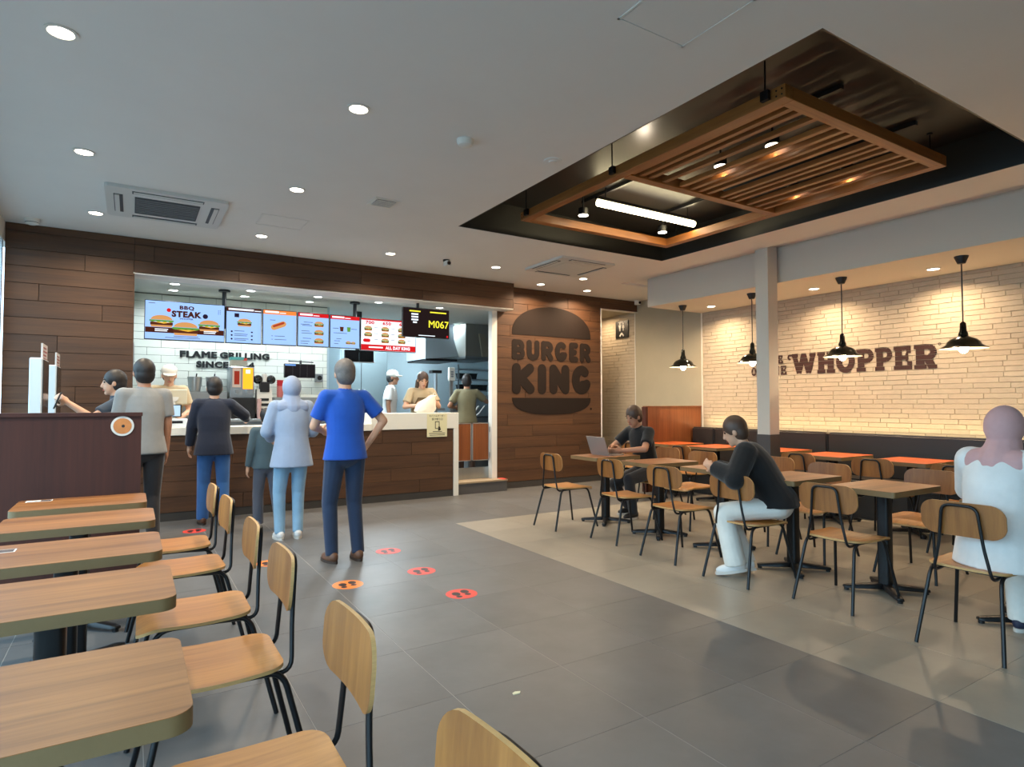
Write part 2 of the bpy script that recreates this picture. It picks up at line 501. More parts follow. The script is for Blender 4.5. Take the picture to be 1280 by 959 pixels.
# ---- wall_back: plank cladding
wall_back = struct(empty('wall_back'), 'horizontal walnut plank wall with a long service opening')
mb = MB()
mb.box(XL, YH + 0.018, 0, -0.012, YH + 0.3, H)
mb.box(-0.012, YH + 0.018, ZB + 0.012, 5.0, YB + 0.06, H)
mb.box(4.855, YB + 0.018, 0, 6.985, YB + 0.12, H)
mb.box(6.985, YB + 0.018, 3.01, XR, YB + 0.12, H)
o = mb.build('wall_core', M_PLANKGAP, wall_back)
PLK = {}
INV = {}
def plank(parent, x0, x1, z0, z1, y, m=None, th=0.018, name='plank'):
    """a board whose face lies at y; boards of one size share their mesh"""
    m = m or M_PLANK
    w, hh = x1 - x0, z1 - z0
    key = (round(w, 3), round(hh, 3), th, m.name)
    if key not in PLK:
        mb = MB().box(-w / 2, 0, -hh / 2, w / 2, th, hh / 2)
        o = mb.build(name, m, parent, bevel=0.0012)
        PLK[key] = o.data
    else:
        o = put(name, PLK[key], parent)
    p = parent.location
    o.location = ((x0 + x1) / 2 - p.x, y - p.y, (z0 + z1) / 2 - p.z)
    return o
def clad(parent, x0, x1, z0, z1, y, row=0.178, length=1.5, zbase=0.1, th=0.018):
    gap = 0.0022
    k = math.floor((z0 - zbase) / row + 1e-6)
    while zbase + k * row < z1 - 0.01:
        za, zb = max(z0, zbase + k * row), min(z1, zbase + (k + 1) * row)
        off = ((k * 0.37) % 1.0) * length
        cuts = [x0] + [c for c in (x0 - off + length * n for n in range(1, 9)) if x0 + 0.16 < c < x1 - 0.16] + [x1]
        for a, b in zip(cuts[:-1], cuts[1:]): plank(parent, a + gap, b - gap, za + gap, zb - gap, y, th=th)
        k += 1
ZB0 = 0.1
clad(wall_back, XL, -0.002, ZB0, H, YH)
clad(wall_back, -0.002, 5.0, ZB, H, YH, length=2.4)
clad(wall_back, 4.855, 6.985, ZB0, H, YB, length=1.3)
clad(wall_back, 6.985, XR, 3.01, H, YB)
o = MB().box(-0.012, YH, ZB - 0.006, 5.0, YB + 0.06, ZB + 0.012).build('header_underside', M_WHITE, wall_back)
o = MB().box(5.0, YH, ZB, 5.012, YB, H).build('header_end_board', M_PLANK, wall_back)
o = MB().box(-0.014, YH + 0.001, 1.06, 0.004, YH + 0.3, ZB).build('opening_edge', M_PLANK, wall_back)
trim = struct(MB().box(4.762, YB - 0.01, 0.0, 4.853, YB + 0.1, ZB - 0.006).build('trim_1', M_WHITE), 'white upright jamb at the end of the service opening')
struct(MB().box(XL, YH - 0.012, 0, -0.01, YH + 0.02, 0.095).box(4.93, YB - 0.012, 0, 6.985, YB + 0.02, 0.095).build('baseboard_back', M_PLINTH), 'dark skirting of the plank wall')

# ---- corridor beyond the plank wall, brick on its right
struct(MB().box(6.972, YB - 0.012, 0, 6.99, YB + 0.1, 3.012).box(6.99, YB - 0.012, 3.0, XR, YB + 0.1, 3.012).build('trim_2', M_WHITE), 'thin white edge of the washroom corridor opening')
struct(MB().box(6.9, YB + 0.12, -0.12, XR + 0.1, 11.0, -0.002).build('floor_corridor', M_TILEG), 'grey corridor floor')
mb = MB().box(6.86, YB + 0.12, 0, 6.97, 11.0, 3.0).box(6.86, 11.0, 0, XR + 0.1, 11.1, 3.0).box(6.86, YB + 0.12, 3.02, XR + 0.1, 11.1, 3.1)
struct(mb.build('wall_corridor', M_BEIGE), 'plain walls of the washroom corridor')

# ---- wall_right: cream split brick, plain plaster beyond it
wall_right = struct(MB().box(XR + 0.012, YR, 0, XR + 0.15, YBK, ZBK + 0.3).box(XR, YBK, 0, XR + 0.15, YB + 0.05, H).box(XR + 0.012, YB + 0.05, 0, XR + 0.15, 11.0, 3.02).build('wall_right', [M_MORTAR]), 'cream split-face brick wall')
# plaster skin over the plain stretch
o = MB().box(XR - 0.008, YBK, 0, XR, YB + 0.05, H).build('plaster', M_BEIGE, wall_right)
o = MB().box(XR - 0.014, YBK - 0.012, 0.9, XR + 0.012, YBK, ZBK).build('edge_bead', M_WHITE, wall_right)
o = MB().box(XR - 0.014, YB + 0.05, 0.0, XR + 0.012, YB + 0.066, 3.0).build('edge_bead', M_WHITE, wall_right)
BR_ROW = 0.0575
def brick_rows(y0, y1, z0, z1, seed):
    rnd = random.Random(seed); out = []
    k = 0
    z = z0
    while z < z1 - 0.02:
        y = y0 - (0.12 if k % 2 else 0.0) - rnd.random() * 0.05
        zt = min(z + BR_ROW - 0.003, z1)
        while y < y1:
            L = rnd.choice((0.22, 0.28, 0.34))
            a, b = max(y, y0), min(y + L - 0.002, y1)
            if b - a > 0.05: out.append((a, b, z, zt, rnd.choice((0.004, 0.006, 0.008))))
            y += L
        z += BR_ROW; k += 1
    return out
BRK = {}
def brick_piece(mb, a, b, z0, z1, d, x=XR + 0.012):
    """a split stone with a slightly crowned face"""
    e = 0.003
    ym, zm = 0, 0
    P = [(x, a, z0), (x, b, z0), (x, b, z1), (x, a, z1), (x - d, a + e, z0 + e), (x - d, b - e, z0 + e), (x - d, b - e, z1 - e), (x - d, a + e, z1 - e)]
    v = [mb.bm.verts.new(p) for p in P]
    for q in ((4, 5, 6, 7), (0, 1, 5, 4), (1, 2, 6, 5), (2, 3, 7, 6), (3, 0, 4, 7)): mb._face([v[i] for i in q])
bricks = brick_rows(1.0, YBK - 0.012, 0.93, ZBK, 11)
seen = sorted([b for b in bricks if b[0] > 2.35], key=lambda b: (b[0] + b[1]) / 2)[:300]
seen_set = set(map(id, seen))
rest = MB()
for b in bricks:
    a, c, z0, z1, d = b
    if id(b) in seen_set:
        key = (round(c - a, 3), round(z1 - z0, 4), d)
        if key not in BRK:
            mb = MB(); brick_piece(mb, -(c - a) / 2, (c - a) / 2, -(z1 - z0) / 2, (z1 - z0) / 2, d, 0)
            o = mb.build('brick', M_BRICK, wall_right); BRK[key] = o.data
        else:
            o = put('brick', BRK[key], wall_right)
        o.location = (XR + 0.012, (a + c) / 2, (z0 + z1) / 2)
    else:
        brick_piece(rest, a, c, z0, z1, d)
for b in brick_rows(YB + 0.066, 9.6, 0.02, 2.99, 12): brick_piece(rest, *b)
o = rest.build('far_bricks', M_BRICK, wall_right); o['kind'] = 'stuff'

# ---- pillar
mb = MB().box(6.43, 4.53, 0.967, 6.61, 4.70, H + 0.03)
pillar = struct(mb.build('pillar', M_GREYWALL), 'grey square pillar between the tables')
o = MB().box(6.425, 4.525, 0.0, 6.615, 4.705, 0.967).build('pillar_base', mat('dark_grey_paint', rgb(70, 66, 66), 0.6), pillar)

# ---- wall_left: glazed front; wall_rear: glazed too
def glazed(name, ax, c, a0, a1, posts, label, z0=0.12, z1=3.0):
    root = struct(empty(name), label)
    def bx(p0, p1, za, zb, t0, t1):
        return MB().box(c + t0, p0, za, c + t1, p1, zb) if ax == 'x' else MB().box(p0, c + t0, za, p1, c + t1, zb)
    sgn = -1
    bx(a0, a1, 0, z0, -0.1, 0.0).build('window_sill', M_ALU, root)
    bx(a0, a1, z1, H + 0.05, -0.1, 0.0).build('window_head', M_WHITE, root)
    for p in posts: bx(p - 0.03, p + 0.03, z0, z1, -0.09, -0.005).build('mullion', M_ALU, root)
    for n, (p, q) in enumerate(zip(posts[:-1], posts[1:])):
        w = struct(bx(p + 0.03, q - 0.03, z0, z1, -0.05, -0.042).build('window_%d' % (n + 1 + (10 if ax == 'y' else 0)), M_GLASS), 'clear shopfront window pane')
    return root
glazed('wall_left', 'x', XL, YR, YH + 0.3, [-2.17, -0.3, 1.6, 3.5, 5.4, 7.0, 7.9], 'glazed shopfront along the left side')
glazed('wall_rear', 'y', YR, XL, 0.4, [-1.1, 0.37], 'glazed shopfront behind the viewer')
struct(MB().box(0.4, YR - 0.1, 0, XR + 0.15, YR, H).build('wall_rear_solid', M_BEIGE), 'plain wall behind the viewer')
struct(MB().box(-40, -40, -0.3, 40, 40, -0.15).build('ground_outside', mat('pavement', rgb(140, 140, 138), 0.9)), 'pavement outside the windows')

# ---- kitchen shell behind the service opening
ZK = 0.17
struct(MB().box(-0.05, 8.36, -0.1, 6.85, 11.9, ZK).build('floor_kitchen', mat('kitchen_floor', rgb(92, 82, 74), 0.5)), 'raised kitchen floor')
kc = struct(MB().box(-0.1, YB + 0.06, ZB - 0.004, 6.86, 12.0, ZB + 0.1).build('ceiling_kitchen', mat('kitchen_ceiling', rgb(205, 210, 206), 0.7)), 'white kitchen ceiling')
M_KWALL = mat('pale_steel_wall', rgb(176, 196, 204), 0.4, 0.2)
mb = MB().box(-0.1, YB + 0.06, 0, -0.008, 9.5, ZB)
mb.box(2.49, 9.28, 0, 2.52, 11.8, ZB); mb.box(2.4, 11.8, 0, 6.86, 11.95, ZB); mb.box(6.72, YB + 0.13, 0, 6.86, 11.9, ZB)
struct(mb.build('wall_kitchen', M_KWALL), 'pale steel-clad kitchen walls')
wt = struct(MB().box(-0.06, 9.278, 0, 2.49, 9.4, ZB).build('wall_tiled', M_SUBGROUT), 'white glazed subway tile wall behind the counter')
SUB = {}
tw, th_ = 0.325, 0.1005
k = 0; z = ZB - 0.02
while z > 0.95:
    z0, z1 = z - th_ + 0.004, z
    x = -0.008 - (tw / 2 if k % 2 else 0)
    while x < 2.488:
        a, b = max(x, -0.008), min(x + tw - 0.004, 2.488)
        if b - a > 0.02:
            key = round(b - a, 3)
            if key not in SUB:
                mb = MB().box(-(b - a) / 2, 0, -(z1 - z0) / 2, (b - a) / 2, 0.008, (z1 - z0) / 2)
                o = mb.build('tile', M_SUBWAY, wt, bevel=0.002); SUB[key] = o.data
            else:
                o = put('tile', SUB[key], wt)
            o.location = ((a + b) / 2, 9.27, (z0 + z1) / 2)
        x += tw
    z -= th_; k += 1
# ================================================================== CEILING FIXTURES
def downlight(x, y, z, label, power, color, cat='light', r=0.055, lens=None, group='recessed ceiling downlights'):
    t = thing('ceiling_downlight', label, cat, (x, y, z), group=group)
    MB().lathe([(r, 0.0), (r + 0.018, -0.001), (r + 0.02, -0.006), (r + 0.004, -0.007), (r, -0.002)], n=24, caps=False).build('trim_ring', M_WHITE, t, 40)
    MB().cyl((0, 0, -0.004), r, 0.003, 24).build('lens', lens or M_LENS, t)
    lamp('downlight_lamp', 'AREA', (0, 0, -0.012), power, color, t, size=r * 1.7, spread=R(150))
    return t
for x, y, lab in ((-0.333, 3.744, 'nearest ceiling downlight on the window side'), (1.187, 3.739, 'large bright downlight alone in the middle of the ceiling'),
                  (-0.332, 5.46, 'second ceiling downlight on the window side, before the air conditioner'), (1.19, 5.453, 'downlight to the right of the air conditioner, in the second row'),
                  (-0.33, 7.16, 'downlight on the window side, just before the plank wall'), (1.194, 7.18, 'downlight beside the small ceiling hatch, before the plank header'),
                  (2.70, 7.188, 'downlight before the header, left of the small black camera'), (4.2, 7.15, 'downlight before the right end of the plank header'),
                  (5.704, 7.133, 'downlight beside the far air conditioner')):
    downlight(x, y, H, lab, W_DOWN, NEUTRAL)
for x, y, lab in ((5.407, 7.82, 'downlight washing the burger emblem from the left'), (6.368, 7.864, 'downlight washing the burger emblem from the right')):
    downlight(x, y, H, lab, W_WASH, WARM, group='wall washing downlights')
for x, y, lab in ((7.42, 6.2, 'downlight in the bulkhead by the far end of the brick wall'), (7.40, 4.55, 'downlight in the bulkhead beside the pillar'), (7.42, 3.183, 'downlight in the bulkhead between the two nearest pendants')):
    downlight(x, y, ZBK, lab, W_SOFFIT, WARM, group='bulkhead downlights')
lamp('bulkhead_lamp_beyond_view', 'AREA', (7.42, 1.5, ZBK - 0.01), W_SOFFIT, WARM, size=0.09, spread=R(120))
lamp('corridor_lamp', 'AREA', (7.5, 9.0, 2.98), 9, WARM, size=0.1)
KL = [(0.421, 8.42, 'front row, far left'), (0.427, 8.898, 'second row, far left'), (1.281, 8.42, 'front row, left of the menu post'), (1.276, 8.901, 'second row, left of the menu post'), (2.13, 8.42, 'front row, middle'), (2.136, 8.905, 'second row, middle'), (2.99, 8.42, 'front row, before the order screen'), (3.95, 8.42, 'front row, right end')]
for x, y, lab in KL:
    downlight(x, y, ZB - 0.004, 'kitchen ceiling downlight, ' + lab, W_KITCHEN, COOL, r=0.05, lens=M_LENSK, group='kitchen downlights')
for x, y in ((3.6, 10.2), (5.2, 10.4)):
    lamp('kitchen_back_lamp', 'AREA', (x, y, ZB - 0.02), 110, (0.78, 0.92, 1.0), size=0.3, size_y=1.0)

def ac_cassette(x0, y0, x1, y1, label, grille=True):
    cx, cy, w, d = (x0 + x1) / 2, (y0 + y1) / 2, x1 - x0, y1 - y0
    t = thing('ceiling_air_conditioner', label, 'air conditioner', (cx, cy, H))
    m = mat('ac_white', rgb(206, 206, 202), 0.45)
    MB().prism(rrect(-w / 2, -d / 2, w / 2, d / 2, 0.03), -0.03, 0).build('panel', m, t, 30, bevel=0.004)
    dk = mat('grille_dark', rgb(70, 74, 78), 0.6)
    if grille:
        MB().box(-0.26, -0.26, -0.036, 0.26, 0.26, -0.03).build('intake_well', dk, t)
        for k in range(9):
            y = -0.23 + k * 0.0575
            MB().box(-0.25, y - 0.008, -0.044, 0.25, y + 0.008, -0.036).build('slat', mat('grille_slat', rgb(120, 124, 126), 0.5), t)
    else:
        MB().box(-0.26, -0.26, -0.036, 0.26, 0.26, -0.03).build('intake_cover', m, t, bevel=0.003)
    for s in (-1, 1):
        for ax in ('x', 'y'):
            if ax == 'x': MB().box(s * 0.385 - 0.035, -0.28, -0.034, s * 0.385 + 0.035, 0.28, -0.03).build('air_slot', dk, t); v = MB().box(s * 0.395 - 0.018, -0.27, -0.04, s * 0.395 + 0.018, 0.27, -0.034)
            else: MB().box(-0.28, s * 0.385 - 0.035, -0.034, 0.28, s * 0.385 + 0.035, -0.03).build('air_slot', dk, t); v = MB().box(-0.27, s * 0.395 - 0.018, -0.04, 0.27, s * 0.395 + 0.018, -0.034)
            v.build('louvre', m, t)
ac_cassette(-0.23, 6.10, 0.735, 7.05, 'white ceiling air conditioner with a grey grille near the window side')
ac_cassette(4.57, 6.13, 5.46, 7.01, 'white ceiling air conditioner behind the black recess', False)
def detector(x, y, label, r=0.06, hh=0.05):
    t = thing('smoke_detector', label, 'smoke detector', (x, y, H))
    MB().lathe([(r, 0), (r, -0.015), (r * 0.85, -hh * 0.8), (r * 0.5, -hh), (0.004, -hh)], n=20).build('housing', M_WHITE, t, 40)
    MB().lathe([(r * 0.9, -hh * 0.62), (r * 0.88, -hh * 0.7)], n=20, caps=False).build('sensor_slot', M_BLACKP, t)
detector(1.973, 3.789, 'white smoke detector on the ceiling left of the recess')
detector(-0.885, 7.73, 'white dome detector in the ceiling corner by the window', 0.065, 0.06)
t = tag(MB().lathe([(0.07, 0), (0.068, -0.006), (0.03, -0.008), (0.028, -0.014), (0.004, -0.015)], n=20).build('ceiling_speaker_plate', M_CEIL, smooth=40, loc=(2.717, 3.763, H)), 'flat round ceiling plate beside the recess edge', 'sensor')
t = thing('ceiling_vent', 'small slatted white ceiling vent', 'vent', (1.953, 5.385, H))
MB().box(-0.12, -0.12, -0.008, 0.12, 0.12, 0).build('frame', M_WHITE, t, bevel=0.002)
MB().box(-0.09, -0.09, -0.010, 0.09, 0.09, -0.008).build('backing', mat('vent_dark', rgb(90, 92, 98), 0.6), t)
for k in range(6): MB().box(-0.09, -0.078 + k * 0.031 - 0.005, -0.016, 0.09, -0.078 + k * 0.031 + 0.005, -0.010).build('slat', M_WHITE, t)
def camera_dome(x, y, z, label, dark):
    t = thing('security_camera', label, 'camera', (x, y, z))
    MB().cyl((0, 0, -0.02), 0.045, 0.02, 18).build('base', M_WHITE if not dark else M_BLACKP, t, 40)
    MB().box(-0.03, -0.075, -0.085, 0.03, 0.03, -0.02).build('body', M_WHITE, t, 30, bevel=0.006)
    MB().cyl((0, -0.075, -0.055), 0.024, -0.012, 16, axis='y').build('lens', M_BLACKGLOSS, t)
camera_dome(3.439, 7.128, H, 'small security camera hanging before the plank header', True)
camera_dome(7.72, 8.12, H, 'small white security camera in the far ceiling corner', False)

# ================================================================== TIMBER FRAME IN THE RECESS
FX0, FX1, FY0, FY1, FZ = 3.37, 5.47, 2.235, 5.235, 3.222
t = thing('timber_ceiling_frame', 'hanging timber frame with slats in the black ceiling recess', 'ceiling frame', (0, 0, 0))
bw, bh = 0.085, 0.085
MB().box(FX0, FY0, FZ, FX0 + bw, FY1, FZ + bh).build('beam', M_BEAM, t, bevel=0.003)
MB().box(FX1 - bw, FY0, FZ, FX1, FY1, FZ + bh).build('beam', M_BEAM, t, bevel=0.003)
for y in (FY0, 3.70, FY1 - bw): MB().box(FX0 + bw, y, FZ, FX1 - bw, y + bw, FZ + bh).build('beam', M_BEAMX, t, bevel=0.003)
SLX = [3.46, 3.558, 3.656, 3.823, 4.034, 4.161, 4.263, 4.376, 4.559, 4.65, 4.762, 4.941, 5.064, 5.182]
for x in SLX: MB().box(x, FY0 + bw, FZ + 0.012, x + 0.046, 3.70, FZ + 0.05).build('slat', M_BEAM, t, bevel=0.002)
for x, y in ((FX0 - 0.02, 5.1), (FX0 - 0.02, 3.80), (FX0 - 0.02, 2.36), (FX1 + 0.02, 5.1), (FX1 + 0.02, 2.36), (FX1 - 0.06, 5.19)):
    mb = MB().tube([(x, y, FZ + 0.03), (x, y, HR)], 0.006, 6).cyl((x, y, HR - 0.012), 0.022, 0.012, 10)
    mb.box(x - 0.014, y - 0.028, FZ + 0.02, x + 0.014, y + 0.028, FZ + 0.08)
    mb.build('hanger_rod', M_BLACK, t)
mb = MB()
for s in (0.022, 0.06):
    for k in (0.025, 0.06): mb.cyl((FX0, FY0 + s, FZ + k), 0.006, -0.003, 8, axis='x'); mb.cyl((FX0, FY1 - s, FZ + k), 0.006, -0.003, 8, axis='x')
mb.build('bolt', M_BLACK, t)
u = thing('beam_uplight', 'small uplight on the cross beam, lighting the black recess', 'spotlight', (3.66, 3.745, FZ + bh))
MB().box(-0.06, -0.03, 0.0, 0.06, 0.03, 0.03).build('case', M_BLACKP, u); MB().box(-0.05, -0.02, 0.03, 0.05, 0.02, 0.032).build('lens', M_LENS, u)
lamp('uplight_lamp', 'AREA', (0, 0, 0.04), 2.5, NEUTRAL, u, rot=(PI, 0, 0), size=0.08)
for x, lab in ((4.118, 'left'), (5.146, 'right')):
    tr = tag(MB().box(x - 0.018, 2.3, HR - 0.035, x + 0.018, 5.15, HR - 0.005).build('light_track', M_BLACKP), 'black lighting track inside the recess, %s of the two' % lab, 'light track')
for x, y, lab in ((3.98, 4.97, 'left spotlight beyond the tube lamp'), (5.153, 4.989, 'right spotlight beyond the tube lamp'), (4.118, 3.328, 'spotlight over the slats, far left'), (4.118, 2.845, 'spotlight over the slats, near left'), (5.146, 3.344, 'spotlight over the slats, far right'), (5.146, 2.847, 'spotlight over the slats, near right')):
    s = thing('track_spotlight', 'small black recess ' + lab, 'spotlight', (x, y, 0), group='recess spotlights')
    MB().cyl((0, 0, 3.31), 0.052, 0.07, 18).build('can', M_BLACKP, s, 40)
    MB().tube([(0, 0, 3.38), (0, 0, HR - 0.03)], 0.008, 6).build('stem', M_BLACK, s)
    MB().cyl((0, 0, 3.306), 0.050, 0.003, 18).build('lens', M_LENS, s)
    lamp('spot_lamp', 'SPOT', (0, 0, 3.30), W_SPOT, WARM, s, spot=R(95), radius=0.035)
s = thing('tube_lamp', 'long glowing tube lamp inside the timber frame', 'lamp', (4.67, 4.72, 3.36))
MB().box(-0.72, -0.02, 0.045, 0.72, 0.02, 0.075).build('housing', M_BLACKP, s)
MB().tube([(-0.7, 0, 0.01), (0.7, 0, 0.01)], 0.034, 14).build('tube', M_TUBE, s, 40)
MB().tube([(-0.6, 0, 0.07), (-0.6, 0, HR - 3.36)], 0.006, 6).tube([(0.6, 0, 0.07), (0.6, 0, HR - 3.36)], 0.006, 6).build('hanger', M_BLACK, s)
lamp('tube_light', 'AREA', (0, 0, -0.04), W_TUBE, NEUTRAL, s, size=1.4, size_y=0.04)
lamp('tube_light_up', 'AREA', (0, 0.0, 0.08), W_TUBE * 0.2, NEUTRAL, s, size=1.4, size_y=0.04, rot=(PI, 0, 0))

# ================================================================== PENDANTS
M_SHADE = mat('dark_gloss_enamel', rgb(38, 40, 36), 0.14, 0.6)
M_SHADEIN = mat('shade_inside', rgb(236, 230, 214), 0.5)
for (x, y, lab) in ((6.995, 6.376, 'pendant lamp farthest along the brick wall, before the plain wall'), (7.01, 5.185, 'pendant lamp half hidden by the grey pillar'), (7.01, 3.972, 'pendant lamp hanging before the wall lettering'), (7.015, 2.758, 'nearest and largest looking pendant lamp')):
    s = thing('pendant_lamp', 'dark enamel ' + lab, 'pendant lamp', (x, y, 0), group='pendant lamps over the banquette tables')
    MB().lathe([(0.062, ZBK), (0.06, ZBK - 0.012), (0.034, ZBK - 0.075), (0.0, ZBK - 0.08)], n=20).build('ceiling_cup', M_BLACKP, s, 40)
    MB().tube([(0, 0, ZBK - 0.075), (0, 0, 2.13)], 0.006, 6).build('cord', M_BLACKP, s)
    MB().lathe([(0.012, 2.15), (0.026, 2.135), (0.03, 2.06), (0.042, 2.03), (0.042, 2.0), (0.0, 2.0)], n=20).build('socket', M_SHADE, s, 40)
    MB().lathe([(0.04, 2.01), (0.06, 1.998), (0.112, 1.975), (0.14, 1.945), (0.15, 1.92), (0.208, 1.885), (0.206, 1.881)], n=36, caps=False).build('shade', M_SHADE, s, 50)
    MB().lathe([(0.038, 2.004), (0.058, 1.992), (0.109, 1.969), (0.136, 1.94), (0.146, 1.915), (0.202, 1.882), (0.206, 1.881)], n=36, caps=False).build('shade_lining', M_SHADEIN, s, 50)
    MB().ball((0, 0, 1.885), (0.042, 0.042, 0.05), 14, 10).build('bulb', M_BULB, s, 60)
    lamp('pendant_light', 'POINT', (0, 0, 1.82), W_PENDANT, WARM, s, radius=0.05)

# ================================================================== CHAIRS
def make_chair():
    t = empty('cafe_chair')
    # seat: thin plywood, waterfall front; grain along x
    n = 14; top = []; prof = []
    xs = [-0.175 + 0.43 * k / n for k in range(n + 1)]
    def sz(x):
        z = 0.449 - 0.010 * math.sin((x + 0.175) / 0.43 * PI)
        if x > 0.16: z -= ((x - 0.16) / 0.095) ** 2 * 0.032
        return z
    def half(x):
        r = 0.065; w = 0.2 if x > 0 else 0.2 - 0.012 * (-x / 0.175)
        e = min(x + 0.175, 0.255 - x)
        if e < r: w = w - r + math.sqrt(max(r * r - (r - e) ** 2, 0))
        return max(w, 0.11)
    mb = MB(); rings = []
    for x in [-0.175, -0.17, -0.16, -0.145, -0.125, -0.1] + [-0.06 + 0.04 * k for k in range(5)] + [0.13, 0.16, 0.185, 0.205, 0.222, 0.236, 0.246, 0.253, 0.255]:
        w = half(x); z = sz(x); ring = []
        m = 9
        for k in range(m): y = -w + 2 * w * k / (m - 1); ring.append((x, y, z - 0.006 * (1 - (y / 0.2) ** 2)))
        for k in range(m): y = w - 2 * w * k / (m - 1); ring.append((x, y, z - 0.013 - 0.006 * (1 - (y / 0.2) ** 2)))
        rings.append(ring)
    o = mb.rings(rings).build('seat', [M_CHAIRWOOD, M_PLYEDGE], t, 35)
    for p in o.data.polygons: p.material_index = 1 if abs(p.normal.z) < 0.45 else 0
    # backrest: bent ply
    mb = MB(); rings = []
    NW = 16
    def prof_h(u):   # half height at |u|, rounded ends
        a = abs(u); r = 0.07
        if a > 0.2 - r: return 0.092 - r + math.sqrt(max(r * r - (a - 0.2 + r) ** 2, 0.0))
        return 0.092
    us = [-0.2, -0.1985, -0.194, -0.186, -0.175, -0.16, -0.14, -0.115, -0.08, -0.04, 0, 0.04, 0.08, 0.115, 0.14, 0.16, 0.175, 0.186, 0.194, 0.1985, 0.2]
    for u in us:
        hgt = max(prof_h(u), 0.03); x = -0.195 + 0.42 * u * u
        ring = []
        for s, off in ((1, 0.0), (-1, 0.011)):
            for k in range(5):
                v = hgt * (-1 + 2 * k / 4) * s
                ring.append((x - off - 0.075 * v, u, 0.708 + v))
        rings.append(ring)
    o = mb.rings(rings).build('backrest', [M_CHAIRBACK, M_PLYEDGE], t, 40)
    for p in o.data.polygons: p.material_index = 1 if abs(p.normal.x) < 0.55 else 0
    # four legs, each with its half of the side rail
    for s in (-1, 1):
        MB().tube(bend([(0.277, s * 0.222, 0.0), (0.185, s * 0.168, 0.424), (0.0, s * 0.165, 0.424)], 0.06), 0.0105, 8).build('leg', M_BLACK, t, 60)
        MB().tube(bend([(-0.273, s * 0.203, 0.0), (-0.165, s * 0.163, 0.424), (0.0, s * 0.165, 0.424)], 0.06), 0.0105, 8).build('leg', M_BLACK, t, 60)
    p = [(0.06, -0.135, 0.418), (-0.200, -0.138, 0.404), (-0.207, -0.104, 0.57), (-0.222, -0.082, 0.785), (-0.222, 0.082, 0.785), (-0.207, 0.104, 0.57), (-0.200, 0.138, 0.404), (0.06, 0.135, 0.418)]
    MB().tube(bend(p, 0.045), 0.0085, 8).build('back_frame', M_BLACK, t, 60)
    MB().box(-0.12, -0.165, 0.414, -0.10, 0.165, 0.426).box(0.10, -0.165, 0.414, 0.12, 0.165, 0.426).build('cross_bar', M_BLACK, t)
    return t
CHAIRS = []
def chair_rows():
    src = make_chair(); first = True
    L = []
    # row by the windows: chairs stand on the aisle side and face the tables
    for y, lab, dx, dr in ((0.83, 'nearest aisle chair of the window row, only its backrest shows at the bottom', 0.02, 2), (1.555, 'aisle chair at the nearest window-row table', 0, 0), (2.385, 'aisle chair at the second window-row table', 0, 0), (3.03, 'aisle chair at the third window-row table', -0.005, -1),
                   (3.87, 'aisle chair at the fourth window-row table, seat half under it', -0.01, 1), (4.50, 'last aisle chair of the window row, its backrest mostly hidden', -0.02, 0)):
        L.append((0.29 + dx, y, PI + R(dr), lab, 'chairs at the window-row tables'))
    for y, lab in ((3.2, 'window-side chair whose backrest peeps out left of the third window-row table'), (2.42, 'window-side chair behind the second window-row table, legs showing')):
        L.append((-0.78, y, R(2), lab, 'chairs at the window-row tables'))
    # oak tables on the beige floor, backs to the aisle
    for x, y, lab, dr in ((4.055, 5.41, 'empty aisle chair farthest back, nearest the plank wall', 0), (4.165, 4.565, 'aisle chair second from the plank wall, before the laptop table', -3), (4.10, 3.80, 'aisle chair third from the plank wall', 0),
                      (4.055, 3.065, 'aisle chair under the person in white trousers', 0), (4.145, 2.365, 'empty aisle chair right of the person in white trousers', 0), (4.035, 1.545, 'aisle chair under the person in the white jacket', 1)):
        L.append((x, y, R(dr), lab, 'aisle chairs at the oak tables'))
    for x, y, lab in ((5.40, 5.36, 'chair under the laptop user'), (5.25, 4.687, 'far-side chair with a pale backrest, behind the second oak table'), (5.34, 3.829, 'far-side chair half hidden behind the person in black'), (5.15, 3.166, 'far-side chair at the oak table beside the person in white trousers'), (5.30, 2.406, 'far-side chair at the nearest clear oak table'), (5.25, 1.52, 'far-side chair opposite the person in the white jacket')):
        L.append((x, y, PI, lab, 'far-side chairs at the oak tables'))
    for x, y, lab in ((6.37, 3.234, 'chair at the second orange table from the right'), (6.37, 4.021, 'chair at the orange table before the pillar'), (6.2, 5.565, 'chair at the second orange table from the wooden booth panel'), (6.15, 6.4, 'chair at the orange table next to the wooden booth panel'), (6.33, 2.5, 'chair at the rightmost orange table')):
        L.append((x, y, 0, lab, 'chairs at the orange tables'))
    for n, (x, y, rz, lab, grp) in enumerate(L):
        c = src if n == 0 else copy_tree(src, (x, y, 0), rz)
        c.location = (x, y, 0); c.rotation_euler = (0, 0, rz)
        tag(c, lab if 'chair' in lab else lab + ' chair', 'chair', grp)
        CHAIRS.append(c)
chair_rows()

